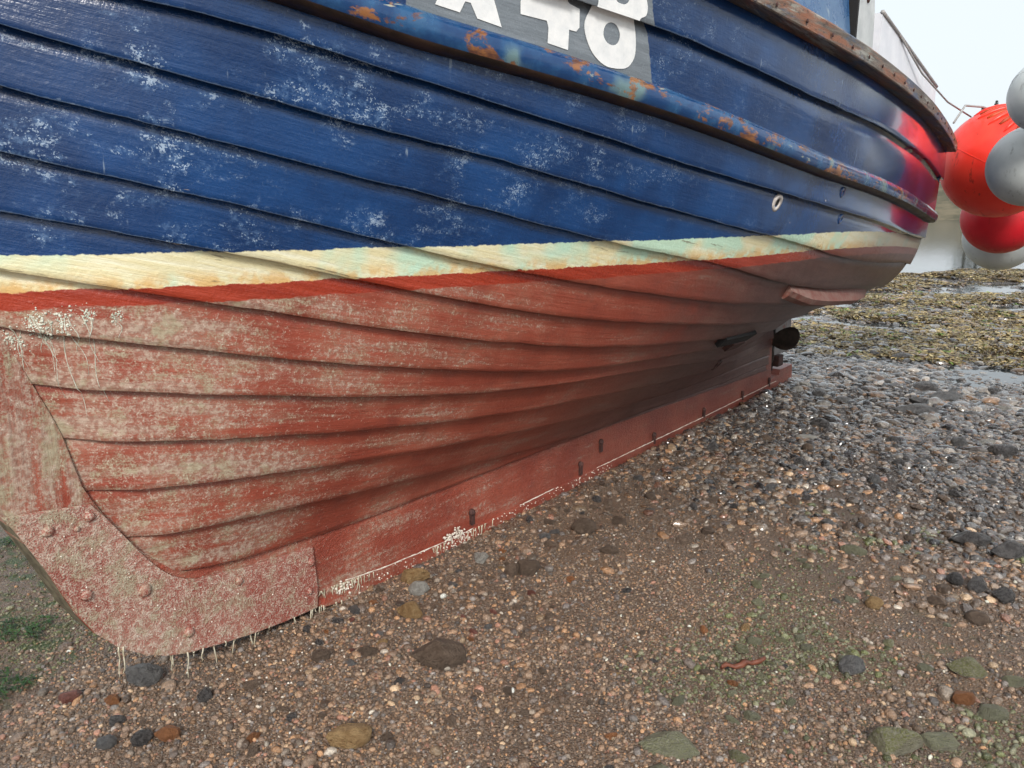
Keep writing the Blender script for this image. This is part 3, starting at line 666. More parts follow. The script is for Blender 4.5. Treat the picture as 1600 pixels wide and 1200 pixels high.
# fouling: pale weed on the stem and bow planks, strands below the forefoot, barnacles along the keel
lst = []
for (x0, z0, L_) in [(.742, 1.155, .17), (.748, 1.158, .10), (.755, 1.15, .22), (.79, 1.152, .28), (.80, 1.15, .15), (.835, 1.155, .24), (.845, 1.15, .12), (.90, 1.14, .06), (.70, 1.13, .2), (.712, 1.13, .12), (.815, 1.15, .09), (.77, 1.15, .12)]:
    q = 16; pts = []
    for i in range(q):
        s = i / (q - 1); X = x0 + .05 * s * (1 if L_ > .12 else .3) + .006 * math.sin(7 * s + x0 * 90); Z = z0 - L_ * s
        P, nn = skin_pt([X], [Z], .0004); pts.append(P[0])
    lst.append((pts, [random.uniform(.0006, .0022) * (1 - .6 * i / (q - 1)) for i in range(q)]))
for c, sp in [((.745, 1.150), .011), ((.80, 1.152), .012), ((.845, 1.160), .008), ((.90, 1.150), .006), ((.765, 1.12), .012), ((.70, 1.10), .012), ((.69, 1.03), .012)]:
    for i in range(int(sp * 13000)):
        X = c[0] + random.gauss(0, sp); Z = c[1] + random.gauss(0, sp * 1.3) - abs(random.gauss(0, sp)); r = min(.0009 + random.expovariate(1 / .0011), .0045)
        P, nn = skin_pt([X], [Z], .0); lst.append(([P[0] - nn[0] * .001, P[0] + nn[0] * r * .5], [r, r * .55]))
tag(tubes('white_weed', lst, M_GSLIME, boat), 'white stringy weed dripping over the bow planks', kind='stuff')
lst = []
bx = [p[0] for p in kb[3:9]][::-1]; bz = [p[1] for p in kb[3:9]][::-1]
def strand(X, Y, Z, L_):
    q = 6; a = random.uniform(-.012, .012); b = random.uniform(-.006, .006)
    return ([(X + a * (i / 5) + random.gauss(0, .0015), Y + b * (i / 5), Z - L_ * i / 5) for i in range(q)], [.0022 * (1 - .65 * i / 5) + .0006 for i in range(q)])
for X, n_ in [(.85, 3), (1.02, 2), (1.05, 2), (1.10, 2), (1.2, 1), (1.25, 3), (1.32, 3), (1.45, 1), (1.55, 6), (1.62, 8), (1.7, 5), (1.8, 2), (1.9, 3)]:
    for i in range(n_):
        x = X + random.gauss(0, .032); zz_ = float(np.interp(x, bx, bz)); lst.append(strand(x, random.uniform(-.080, -.055), zz_ + .006, min(.02 + random.expovariate(1 / .035), zz_ + .07)))
for i in range(46):
    x = random.choice([1.62, 1.68, 1.75, 2.15, 2.4]) + random.gauss(0, .05); lst.append(strand(x, -.0755, float(np.interp(x, [1.59, 1.87, 2.23, 3.2], [.082, .052, .036, .04])) - .002, random.uniform(.015, .06)))
tag(tubes('hanging_weed', lst, M_SLIME, boat, 4), 'pale weed strands hanging from the forefoot and keel', kind='stuff')
lst = []
def barn(p, r, nrm=(0, -1, 0)):
    p = Vector(p); nv = Vector(nrm); lst.append(([p - nv * .002, p + nv * r * .9], [r, r * .45]))
for i in range(520):
    u_ = random.random()
    if u_ < .55:
        x = random.uniform(1.6, 3.6) if random.random() < .7 else random.gauss(2.3, .06); z = random.uniform(-.02, float(np.interp(x, [1.59, 1.87, 2.23, 3.2], [.08, .05, .036, .04])))
        barn((x, -.073, z), random.uniform(.0015, .005))
    else:
        x = random.uniform(.72, 1.5); z = random.uniform(.07, .6)
        zlo = float(np.interp(x, [.70, .763, .86, .926, 1.05, 1.3, 1.54], [.5, .34, .19, .14, .085, .045, .03])) + .015
        zhi = float(np.interp(x, [.83, .866, .926, 1.0, 1.07, 1.155, 1.54], [.62, .57, .475, .37, .31, .29, .25])) - .01
        if zlo < z < zhi: barn((x, -.076, z), random.uniform(.001, .0032))
for (x, z) in [(2.22, .055), (2.24, .045), (2.27, .06), (2.3, .05), (1.64, .05), (1.69, .04)]:
    for i in range(16): barn((x + random.gauss(0, .014), -.073, z + random.gauss(0, .012)), random.uniform(.003, .007))
tag(tubes('barnacles', lst, M_SHELL, boat, 6), 'pale barnacles along the keel', kind='stuff')

# ------------------------------------------------------------------ the beach
def sstep(a, b, x): t = np.clip((x - a) / (b - a), 0, 1); return t * t * (3 - 2 * t)
WATER_Z = -0.036
def ground_h(X, Y):
    X = np.asarray(X, float); Y = np.asarray(Y, float)
    h = (fbm(X * .9, Y * .9, 1.3, 3) - .5) * .045 + (fbm(X * 5, Y * 5, 7.7, 3) - .5) * .022
    h = h * (1 - .75 * np.exp(-(Y / .35) ** 2))
    kx = sstep(1.5, 2.2, X) * sstep(6.9, 6.3, X)
    h = h + kx * (.020 * np.exp(-((np.abs(Y) - .19) / .09) ** 2) * (.4 + 1.2 * vnoise(X * 4.5, Y * 6)) - .012 * np.exp(-((np.abs(Y) - .085) / .03) ** 2))
    a = sstep(5.2, 8.5, X)
    pools = (fbm(X * 1.3 + 9, Y * 1.3, 4.2, 4) - .5) * .15
    mounds = (fbm(X * .42, Y * .5 + 3, 9.1, 4) - .49) * .40 * sstep(7.5, 11, X)
    b_ = sstep(3.9, 5.2, X) * (1 - a) * sstep(-.35, -.7, Y)
    h = h + a * (pools - .036 + .014 * sstep(10.5, 8.5, X)) + b_ * (pools * .55 - .020) + mounds
    h = h - sstep(21, 31, X) * .55 - np.clip(X - 31, 0, 40) * .03
    h = h + .45 * np.exp(-((X - 36.5 - 1.2 * vnoise(Y * .4, 0 * Y)) / 1.1) ** 2) * sstep(1.5, 4, Y + 0 * X)
    return h
def axis(lo, hi, step, far, g):
    c = list(np.arange(lo, hi, step)); s = step; a = [lo]; v = lo
    while v > -far: s *= g; v -= s; a.append(v)
    b = []; v = c[-1]; s = step
    while v < far: s *= g; v += s; b.append(v)
    return np.array(a[::-1][:-1] + c + b)
ax = axis(-.4, 9.0, .035, 900, 1.09); ay = axis(-3.4, 2.6, .035, 900, 1.11)
GX, GY = np.meshgrid(ax, ay, indexing='ij')
H = ground_h(GX, GY)
nx, ny = GX.shape
V = np.stack([GX.ravel(), GY.ravel(), H.ravel()], 1)
ii = np.arange(nx * ny).reshape(nx, ny)
Fq = np.stack([ii[:-1, :-1].ravel(), ii[1:, :-1].ravel(), ii[1:, 1:].ravel(), ii[:-1, 1:].ravel()], 1)
def np_mesh(name, V, Fq, mat, smooth=True):
    k = Fq.shape[1]; me = bpy.data.meshes.new(name)
    me.vertices.add(len(V)); me.vertices.foreach_set('co', np.asarray(V, np.float32).ravel())
    me.loops.add(Fq.size); me.loops.foreach_set('vertex_index', Fq.astype(np.int32).ravel())
    me.polygons.add(len(Fq)); me.polygons.foreach_set('loop_start', np.arange(0, Fq.size, k, dtype=np.int32))
    me.polygons.foreach_set('loop_total', np.full(len(Fq), k, np.int32))
    if smooth: me.polygons.foreach_set('use_smooth', np.ones(len(Fq), dtype=bool))
    me.update(calc_edges=True); me.validate()
    if mat: me.materials.append(mat)
    o = bpy.data.objects.new(name, me); COL.objects.link(o); return o

def ground_material():
    N = NT('shingle_ground', .6); o = N.co('Object'); x, y, z = N.sep(o)[0:3]
    flat = comb(N, x, y, 0.0)
    w = N.noise(flat, 2.2, 4, .6); w2 = N.noise(flat, 11, 4, .6)
    jit = N.n('VectorMath'); jit.operation = 'ADD'; N.put(jit.inputs[0], flat); N.put(jit.inputs[1], N.map(N.noise(flat, 60, 2, .5, out='Color'), (.006, .006, 0)))
    v1 = N.vor(jit.outputs[0], 170, 'Color').node; v2 = N.vor(jit.outputs[0], 420, 'Color').node
    c1, d1, c2, d2 = v1.outputs['Color'], v1.outputs['Distance'], v2.outputs['Color'], v2.outputs['Distance']
    s1 = N.sep(c1); s2 = N.sep(c2)
    def pal(f): return N.ramp(f, [(0, (.045, .034, .028)), (.22, (.12, .078, .052)), (.42, (.21, .14, .095)), (.60, (.30, .175, .095)), (.74, (.37, .27, .19)), (.87, (.18, .17, .165)), (1, (.60, .52, .43))])
    near = N.mix(N.ss(s1[1], .3, .35), pal(s1[0]), pal(s2[0]))
    near = N.mix(1.0, N.mix(.3, near, N.mix(N.ss(w, .38, .62), (.14, .108, .085), (.27, .17, .10))), (.72, .69, .67), 'MULTIPLY')
    grey = N.mix(N.ss(s1[1], .3, .35), N.ramp(s1[0], [(0, (.02, .02, .022)), (.5, (.07, .068, .07)), (.85, (.15, .13, .12)), (1, (.35, .33, .31))]), N.ramp(s2[0], [(0, (.012, .012, .014)), (.6, (.05, .046, .045)), (1, (.16, .14, .13))]))
    # further down the beach the shingle is darker and wet
    wet = N.math('ADD', N.ss(N.math('ADD', x, N.math('MULTIPLY', N.math('SUBTRACT', w, .5), 2.0)), 2.8, 5.0), 0.0)
    col = N.mix(N.math('MULTIPLY', wet, .85), near, grey)
    gx = N.math('MULTIPLY', N.ss(N.math('ADD', y, N.math('MULTIPLY', N.math('SUBTRACT', w2, .5), .6)), .18, .5), N.ss(x, 1.7, 1.2))
    gx = N.math('MULTIPLY', gx, N.ss(w2, .48, .62))
    col = N.mix(N.math('MULTIPLY', gx, .8), col, (.025, .07, .012))
    gy = N.math('MULTIPLY', N.ss(y, -1.25, -1.7), N.math('MULTIPLY', N.ss(x, 3.1, 2.6), N.ss(w2, .52, .66)))
    col = N.mix(N.math('MULTIPLY', gy, .5), col, (.11, .115, .05))
    weed = N.math('MULTIPLY', N.ss(x, 7.5, 9.5), N.ss(z, -.03, .03))
    col = N.mix(N.math('MULTIPLY', weed, .8), col, N.mix(N.ss(w2, .4, .6), (.05, .038, .016), (.13, .095, .032)))
    N.base(col)
    N.rough(N.math('SUBTRACT', .46, N.math('MULTIPLY', wet, .36)))
    hgt = N.math('ADD', N.math('MULTIPLY', d1, -1.0), N.math('ADD', N.math('MULTIPLY', d2, -.45), N.math('MULTIPLY', w2, .4)))
    N.nrm(N.bump(hgt, .006, 1.0)); return N.m
ground = np_mesh('ground', V, Fq, ground_material()); tag(ground, kind='structure')

Nw = NT('sea_water', .07, .5); o = Nw.co('Object')
Nw.base((.045, .05, .05)); wv = Nw.noise(Nw.map(o, (1, 1.6, 1)), 3.0, 3, .6)
Nw.nrm(Nw.bump(wv, .01, .25))
water = mesh_obj('water', [(3.8, -40, WATER_Z), (900, -700, WATER_Z), (900, 900, WATER_Z), (3.8, 60, WATER_Z)], [(0, 1, 2, 3)], Nw.m); tag(water, kind='structure')

# far shore
ys = np.linspace(-420, 520, 160); V = []; F = []
for i, yv in enumerate(ys):
    for j in range(9):
        s = j / 8.0; hh = (8.6 + 3.2 * (fbm([yv * .02], [2.2])[0] - .5)) * math.sin(min(1, s * 1.5) * math.pi / 2)
        V.append((150 + 70 * s + 8 * (fbm([yv * .03], [8.8])[0] - .5), yv, -.6 + hh + (.7 * (vnoise([yv * .3], [j * 2.0])[0] - .5) if j else 0)))
for i in range(len(ys) - 1):
    for j in range(8): a = i * 9 + j; F.append((a, a + 9, a + 10, a + 1))
M_BANK = simple('far_bank_grass', (.06, .055, .03), (.15, .125, .08), .35, .9, .05)
tag(mesh_obj('far_shore', V, F, M_BANK, smooth=True), kind='structure')

# ------------------------------------------------------------------ loose shingle
def visible_region(X, Y):
    d = Y > -3.25 + .09 * X
    e = np.where(X < 7.0, Y < 1.5, Y < .8 + (X - 7.0) * .36 + .8)
    k = ~((np.abs(Y) < .07) & (X > 1.5) & (X < 6.25))
    return d & e & k
NEARC = np.array([(.075, .05, .036), (.13, .088, .06), (.19, .115, .07), (.25, .13, .06), (.30, .21, .13), (.10, .095, .095), (.06, .06, .066), (.16, .15, .145), (.035, .032, .032), (.20, .09, .06), (.45, .40, .34), (.13, .11, .09)])
NEARW = np.array([.22, .22, .17, .07, .05, .04, .03, .03, .07, .05, .012, .09]); NEARW = NEARW / NEARW.sum(); NEARC = (NEARC * .66 + np.array([.135, .095, .07]) * .34) * 1.9
GREYC = np.array([(.020, .020, .023), (.035, .035, .039), (.055, .052, .054), (.08, .07, .066), (.105, .10, .098), (.15, .14, .135), (.10, .064, .042), (.065, .045, .033)])
GREYW = np.array([.16, .18, .16, .12, .10, .07, .11, .10]); GREYW = GREYW / GREYW.sum(); GREYC = GREYC * 1.85 * np.array([1.07, 1.0, .90])
GREENC = np.array([(.14, .145, .075), (.19, .185, .11), (.12, .13, .055), (.22, .21, .14)])
def greenness(X, Y):
    g = sstep(.52, .66, fbm(X * 2.4, Y * 2.4, 6.6, 3)) * sstep(-1.0, -1.4, Y) * sstep(1.5, 2.0, X) * sstep(4.2, 3.4, X)
    return np.maximum(g * .75, sstep(.2, .6, Y) * sstep(1.6, 1.1, X) * .8)
def pick_col(X, Y):
    n = len(X); w = sstep(2.9, 5.0, X + (fbm(X * .8, Y * .8, 3.3, 3) - .5) * 2.2)
    c = np.where((RNG.random(n) < w)[:, None], GREYC[RNG.choice(len(GREYC), n, p=GREYW)], NEARC[RNG.choice(len(NEARC), n, p=NEARW)])
    c = c * (1 - .30 * (sstep(2.3, 3.2, X) * sstep(7, 6.2, X) * sstep(-1.15, -.45, Y + (fbm(X * 2, Y * 2, 2.9, 3) - .5) * .7)))[:, None]  # wet band along the aft keel, the hull's shade also painted into it
    g = RNG.random(n) < greenness(X, Y); c = np.where(g[:, None], GREENC[RNG.integers(0, 4, n)], c)
    return np.clip(c * RNG.uniform(.45, 1.45, n)[:, None], .008, .7)
def sample(n, x0, x1, y0, y1, keep):
    X = np.empty(0); Y = np.empty(0)
    while len(X) < n:
        x = RNG.uniform(x0, x1, n * 2); y = RNG.uniform(y0, y1, n * 2)
        k = visible_region(x, y) & (RNG.random(n * 2) < keep(x, y)); X = np.concatenate([X, x[k]]); Y = np.concatenate([Y, y[k]])
    return X[:n], Y[:n]

def stone_nodes(mat):
    ng = bpy.data.node_groups.new('scatter', 'GeometryNodeTree')
    ng.interface.new_socket('Geometry', in_out='INPUT', socket_type='NodeSocketGeometry'); ng.interface.new_socket('Geometry', in_out='OUTPUT', socket_type='NodeSocketGeometry')
    nd = ng.nodes; lk = ng.links
    gi = nd.new('NodeGroupInput'); go = nd.new('NodeGroupOutput')
    jn = nd.new('GeometryNodeGeometryToInstance')
    for s in range(6):
        ico = nd.new('GeometryNodeMeshIcoSphere'); ico.inputs['Radius'].default_value = 1.0; ico.inputs['Subdivisions'].default_value = 2 if s < 3 else 3
        pos = nd.new('GeometryNodeInputPosition')
        add = nd.new('ShaderNodeVectorMath'); add.operation = 'ADD'; lk.new(pos.outputs[0], add.inputs[0]); add.inputs[1].default_value = (s * 5.3, s * 2.1, s * 9.7)
        vo = nd.new('ShaderNodeTexVoronoi'); vo.inputs['Scale'].default_value = .62 if s < 3 else .5; lk.new(add.outputs[0], vo.inputs['Vector'])
        mp = nd.new('ShaderNodeMapRange'); lk.new(vo.outputs['Distance'], mp.inputs['Value']); mp.inputs['From Max'].default_value = 1.1
        mp.inputs['To Min'].default_value = 1.18; mp.inputs['To Max'].default_value = .62 if s < 3 else .78
        sc = nd.new('ShaderNodeVectorMath'); sc.operation = 'SCALE'; lk.new(pos.outputs[0], sc.inputs[0]); lk.new(mp.outputs[0], sc.inputs['Scale'])
        sp = nd.new('GeometryNodeSetPosition'); lk.new(ico.outputs['Mesh'], sp.inputs['Geometry']); lk.new(sc.outputs[0], sp.inputs['Position'])
        sm = nd.new('GeometryNodeSetShadeSmooth'); lk.new(sp.outputs[0], sm.inputs['Geometry']); sm.inputs['Shade Smooth'].default_value = s >= 3
        mt = nd.new('GeometryNodeSetMaterial'); mt.inputs['Material'].default_value = mat; lk.new(sm.outputs[0], mt.inputs['Geometry'])
        lk.new(mt.outputs[0], jn.inputs[0])
    def named(n, t):
        a = nd.new('GeometryNodeInputNamedAttribute'); a.data_type = t; a.inputs[0].default_value = n; return a.outputs[0]
    iop = nd.new('GeometryNodeInstanceOnPoints'); iop.inputs['Pick Instance'].default_value = True
    lk.new(gi.outputs[0], iop.inputs['Points']); lk.new(jn.outputs[0], iop.inputs['Instance'])
    lk.new(named('idx', 'INT'), iop.inputs['Instance Index']); e2r = nd.new('FunctionNodeEulerToRotation'); lk.new(named('rot', 'FLOAT_VECTOR'), e2r.inputs[0])
    lk.new(e2r.outputs[0], iop.inputs['Rotation']); lk.new(named('scl', 'FLOAT_VECTOR'), iop.inputs['Scale'])
    lk.new(iop.outputs[0], go.inputs[0]); return ng
def pebble_material():
    N = NT('pebble_stone', .4); a = N.attr('col', 'INSTANCER'); o = N.co('Object')
    f = N.noise(o, 2.2, 3, .65); c = N.mix(N.ss(f, .3, .7), N.mix(1.0, a, (.62, .62, .62), 'MULTIPLY'), N.mix(1.0, a, (1.25, 1.25, 1.22), 'MULTIPLY'))
    N.base(c); wx = N.sep(N.n('NewGeometry').outputs['Position'])[0]
    N.rough(N.math('ADD', N.ss(wx, 2.2, 4.0, .30, .10), N.math('MULTIPLY', N.math('SUBTRACT', f, .5), .15)))
    N.put(N.p.inputs['Coat Weight'], N.ss(wx, 2.0, 4.0, .15, .9)); N.p.inputs['Coat Roughness'].default_value = .08
    N.nrm(N.bump(f, .06, .4)); return N.m
M_PEB = pebble_material(); NG = stone_nodes(M_PEB)
def scatter(name, X, Y, r, flat, label, sink=.35, angular=.95):
    n = len(X); sx = r * RNG.uniform(.85, 1.35, n); sy = r * RNG.uniform(.65, 1.0, n); sz = r * flat
    Z = ground_h(X, Y) + sz * (1 - 2 * sink) * RNG.uniform(.5, 1.2, n)
    ok = Z > WATER_Z - .02
    X, Y, Z, sx, sy, sz = [q[ok] for q in (X, Y, Z, sx, sy, sz)]; n = len(X)
    me = bpy.data.meshes.new(name); me.vertices.add(n); me.vertices.foreach_set('co', np.stack([X, Y, Z], 1).astype(np.float32).ravel())
    def at(nm, t, v, key): a = me.attributes.new(nm, t, 'POINT'); a.data.foreach_set(key, np.ascontiguousarray(v).ravel())
    at('scl', 'FLOAT_VECTOR', np.stack([sx, sy, sz], 1).astype(np.float32), 'vector')
    at('rot', 'FLOAT_VECTOR', np.stack([RNG.normal(0, .22, n), RNG.normal(0, .22, n), RNG.uniform(0, 6.28, n)], 1).astype(np.float32), 'vector')
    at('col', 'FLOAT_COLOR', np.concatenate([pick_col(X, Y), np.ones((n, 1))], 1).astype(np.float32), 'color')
    at('idx', 'INT', np.where(RNG.random(n) < angular, RNG.integers(0, 3, n), RNG.integers(3, 6, n)).astype(np.int32), 'value')
    o = bpy.data.objects.new(name, me); COL.objects.link(o)
    md = o.modifiers.new('scatter', 'NODES'); md.node_group = NG; me.materials.append(M_PEB)
    tag(o, label, 'gravel', kind='stuff'); return o
dist = lambda X, Y: np.hypot(X, Y + 2.16)
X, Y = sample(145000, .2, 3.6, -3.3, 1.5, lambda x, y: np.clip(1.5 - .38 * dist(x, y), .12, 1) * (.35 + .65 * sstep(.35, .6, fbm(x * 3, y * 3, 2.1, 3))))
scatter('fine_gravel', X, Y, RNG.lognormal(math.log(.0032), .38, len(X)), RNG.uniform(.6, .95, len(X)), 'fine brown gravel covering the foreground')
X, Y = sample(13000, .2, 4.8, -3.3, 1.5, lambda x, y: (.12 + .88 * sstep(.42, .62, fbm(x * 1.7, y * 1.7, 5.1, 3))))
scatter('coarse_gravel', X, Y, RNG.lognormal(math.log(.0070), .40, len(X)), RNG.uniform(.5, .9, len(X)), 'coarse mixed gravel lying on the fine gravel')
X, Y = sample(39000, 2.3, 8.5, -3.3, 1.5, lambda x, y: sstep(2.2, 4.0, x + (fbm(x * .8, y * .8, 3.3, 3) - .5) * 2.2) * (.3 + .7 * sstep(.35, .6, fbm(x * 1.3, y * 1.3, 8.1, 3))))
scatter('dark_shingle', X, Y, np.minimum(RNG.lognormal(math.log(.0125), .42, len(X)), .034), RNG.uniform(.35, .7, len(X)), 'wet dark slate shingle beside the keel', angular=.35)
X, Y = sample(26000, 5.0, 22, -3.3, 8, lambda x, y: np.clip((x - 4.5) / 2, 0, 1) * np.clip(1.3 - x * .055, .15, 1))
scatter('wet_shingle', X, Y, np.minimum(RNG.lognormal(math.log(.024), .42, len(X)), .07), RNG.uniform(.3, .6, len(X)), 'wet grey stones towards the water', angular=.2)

# ------------------------------------------------------------------ single stones
def stone_mesh(seed, cuts, rough, sub=4):
    r = np.random.default_rng(seed); bm = bmesh.new(); bmesh.ops.create_icosphere(bm, subdivisions=sub, radius=1.0)
    P = np.array([v.co[:] for v in bm.verts])
    for i in range(cuts):
        nn = r.normal(size=3); nn /= np.linalg.norm(nn); d = r.uniform(.52, .86); s = P @ nn; over = np.maximum(s - d, 0); P = P - over[:, None] * nn * .96
    nz = fbm(P[:, 0] * 2.4 + seed, P[:, 1] * 2.4, P[:, 2] * 2.4, 5) - .5
    P = P * (1 + rough * nz)[:, None]; P /= np.abs(P).max(0)
    for v, p in zip(bm.verts, P): v.co = p
    me = bpy.data.meshes.new('stone'); bm.to_mesh(me); bm.free()
    me.polygons.foreach_set('use_smooth', np.ones(len(me.polygons), dtype=bool)); return me
ROCK = [stone_mesh(100 + i, 15, .30) for i in range(5)]; ROUND = [stone_mesh(200 + i, 4, .25) for i in range(4)]
def stone_mat(name, c1, c2, rough, moss=None):
    N = NT(name, rough); o = N.co('Object'); oi = N.n('ObjectInfo').outputs['Random']; w = N.n('VectorMath'); w.operation = 'ADD'; N.put(w.inputs[0], o)
    N.put(w.inputs[1], comb(N, N.math('MULTIPLY', oi, 40), 0.0, 0.0)); v = w.outputs[0]
    f = N.noise(v, 2.5, 6, .65); g = N.noise(v, 12, 4, .65)
    col = N.mix(N.ss(f, .32, .68), c1, c2); col = N.mix(N.ss(g, .56, .7, 0, .5), col, tuple(q * .4 for q in c1))
    col = N.mix(N.ss(N.noise(v, 30, 2), .66, .72, 0, .5), col, tuple(min(.6, q * 1.8) for q in c2))
    if moss: nz = N.sep(N.n('NewGeometry').outputs['Normal'])[2]; col = N.mix(N.math('MULTIPLY', N.ss(nz, -.2, .5), N.ss(g, .38, .60, 0, .85)), col, moss)
    hs = N.n('HueSaturation'); N.put(hs.inputs['Color'], col); N.put(hs.inputs['Value'], N.math('ADD', .8, N.math('MULTIPLY', oi, .45))); N.base(hs.outputs[0])
    N.rough(N.ss(f, .3, .7, rough - .1, rough + .12)); N.nrm(N.bump(N.math('ADD', f, N.math('MULTIPLY', g, .8)), .09, .8)); return N.m
SM = dict(brown=stone_mat('brown_stone', (.12, .080, .056), (.22, .155, .11), .6), tan=stone_mat('tan_stone', (.28, .16, .065), (.46, .30, .14), .6),
          grey=stone_mat('grey_stone', (.10, .097, .098), (.20, .195, .19), .4), dark=stone_mat('dark_slate', (.06, .056, .056), (.14, .13, .125), .28),
          moss=stone_mat('mossy_stone', (.22, .20, .15), (.36, .34, .26), .45, (.20, .205, .06)), olive=stone_mat('olive_stone', (.17, .165, .12), (.28, .27, .20), .45, (.22, .22, .12)),
          orange=stone_mat('orange_stone', (.26, .10, .035), (.40, .17, .07), .5), pale=stone_mat('pale_stone', (.30, .28, .25), (.48, .46, .42), .55),
          red=stone_mat('red_stone', (.16, .055, .04), (.26, .10, .075), .5))
def put_stone(x, y, w, d, h, mat, me, rz, sink=.3, tilt=(0, 0)):
    o = bpy.data.objects.new('stone', me.copy() if False else me); COL.objects.link(o)
    o.data = me
    o.scale = (w / 2, d / 2, h / 2); o.rotation_euler = (tilt[0], tilt[1], rz)
    o.location = (x, y, float(ground_h(x, y)) + h / 2 * (1 - 2 * sink))
    if not o.material_slots: me.materials.append(None)
    o.material_slots[0].link = 'OBJECT'; o.material_slots[0].material = SM[mat]
    return o
UN = [  # x, y, width, depth, height, material, mesh, turn, label
 (1.59, -.63, .17, .12, .11, 'brown', ROCK[0], .5, 'large dark brown angular stone alone on the gravel below the keel'),
 (1.16, -.68, .115, .085, .06, 'tan', ROCK[1], 1.1, 'tan sandy block of stone at the bottom edge of the gravel'),
 (2.36, -1.67, .072, .066, .055, 'grey', ROUND[0], .2, 'smooth round dark grey pebble alone on bare sand'),
 (2.56, -1.95, .13, .09, .055, 'moss', ROCK[2], .3, 'green-topped stone half sunk in sand near the right edge'),
 (2.05, -1.85, .16, .11, .07, 'moss', ROCK[3], -.4, 'broad mossy green stone lying at the bottom right'),
 (2.15, -1.95, .125, .08, .045, 'olive', ROCK[4], .4, 'flat olive stone touching the broad mossy stone'),
 (2.39, -1.96, .072, .05, .045, 'orange', ROCK[1], .9, 'bright orange wedge of stone beside olive rocks'),
 (2.38, -2.05, .11, .085, .04, 'olive', ROCK[0], 2.0, 'rough olive rock right of the orange wedge'),
 (2.57, -2.07, .085, .05, .04, 'olive', ROCK[3], -.5, 'dull green stone at the right edge above the orange wedge'),
 (1.68, -1.38, .18, .13, .045, 'olive', ROCK[2], .8, 'wide flat grey-green slab sunk in the foreground gravel'),
 (1.55, -1.42, .10, .08, .04, 'olive', ROCK[4], 2.4, 'smaller grey-green slab in front of the wide slab'),
 (3.25, -1.44, .125, .05, .045, 'olive', ROUND[1], -.9, 'long brownish green stone lying aslant on the mid shingle'),
 (3.65, -1.82, .15, .11, .08, 'dark', ROCK[0], .4, 'dark wet rock with flat top by the right edge'),
 (3.61, -1.95, .15, .10, .07, 'dark', ROCK[2], 1.5, 'long dark rock cut by the right edge'),
 (2.83, -1.62, .055, .048, .042, 'tan', ROUND[2], .0, 'small round tan pebble on grey shingle'),
 (3.17, -1.98, .075, .06, .055, 'dark', ROUND[3], .7, 'rounded dark stone nearest the right edge in a row'),
 (3.21, -1.90, .08, .06, .055, 'dark', ROUND[0], 1.9, 'middle dark rounded stone in a row at the right'),
 (3.20, -1.82, .056, .05, .05, 'dark', ROUND[1], 2.5, 'smallest dark stone in the row at the right'),
 (2.33, -1.36, .06, .045, .035, 'olive', ROCK[1], .3, 'pale green flat chip among greenish gravel'),
 (2.27, -.47, .095, .075, .07, 'brown', ROCK[4], .2, 'squat brown stone a little out from the keel'),
 (2.21, -.42, .06, .06, .055, 'brown', ROCK[3], 1.4, 'small brown stone leaning on the squat brown stone'),
 (2.73, -.43, .10, .07, .07, 'brown', ROUND[1], .9, 'brown rounded stone farther along beside the keel'),
 (2.62, -.63, .085, .06, .04, 'brown', ROCK[0], .1, 'flat brown stone out from the dark keel side'),
 (1.74, -.34, .09, .07, .055, 'tan', ROCK[2], .6, 'ochre stone between keel and the large brown stone'),
 (1.92, -.17, .11, .07, .06, 'tan', ROCK[3], .3, 'ochre-brown stone wedged against the false keel'),
 (1.87, -.25, .07, .055, .05, 'pale', ROUND[2], .5, 'whitish grey pebble under the keel edge'),
 (.96, .03, .10, .08, .075, 'grey', ROCK[1], .4, 'grey block in the shadow under the forefoot'),
 (2.21, -.27, .06, .05, .045, 'pale', ROCK[4], .2, 'pale stone with weed on it beside the keel'),
 (6.04, -1.13, .30, .20, .06, 'grey', ROCK[2], .9, 'large pale flat slab on the wet shingle aft'),
 (6.6, -1.25, .22, .16, .07, 'grey', ROUND[0], .3, 'smooth grey boulder past the flat slab'),
 (6.89, -1.04, .17, .14, .08, 'dark', ROUND[1], .9, 'dark rounded stone beyond the propeller by a pool'),
 (8.3, -.58, .20, .12, .09, 'grey', ROCK[0], .2, 'grey stone at the edge of the seaweed'),
 (5.28, -1.76, .16, .12, .09, 'dark', ROCK[4], .5, 'upright dark stone at the right edge of the wet shingle'),
 (4.87, -.72, .14, .10, .03, 'pale', ROCK[1], .2, 'thin pale slab shining beside the dark keel'),
 (.87, -.28, .07, .05, .045, 'orange', ROCK[0], .5, 'orange-brown stone at the bottom left'),
 (.75, -.18, .05, .04, .03, 'grey', ROUND[3], .5, 'blue-grey pebble at the left end of the foreground'),
 (.82, -.24, .052, .045, .035, 'dark', ROUND[2], 1.5, 'dark slate pebble beside the orange-brown stone'),
 (.81, -.11, .045, .04, .03, 'dark', ROCK[3], .5, 'black angular chip below the forefoot'),
 (.85, -.01, .045, .035, .03, 'orange', ROCK[2], .8, 'small orange stone just below the forefoot curve'),
 (.78, .10, .06, .045, .035, 'red', ROCK[4], 1.8, 'reddish stone in front of the forefoot curve'),
]
UXY = []
for (x, y, w, d, h, mt, me, rz, lb) in UN:
    tag(put_stone(x, y, w * (.95 if mt in ('moss', 'olive') else 1.2), d * (.95 if mt in ('moss', 'olive') else 1.1), h * 1.3, mt, me, -.9 + (rz - .7) * .35, .40 if mt == 'olive' else .3), lb, 'stone', 'single stones on the beach'); UXY.append((x, y, max(w, d) * .6))
random.seed(21); cnt = 0; guard = 0; GEN = []
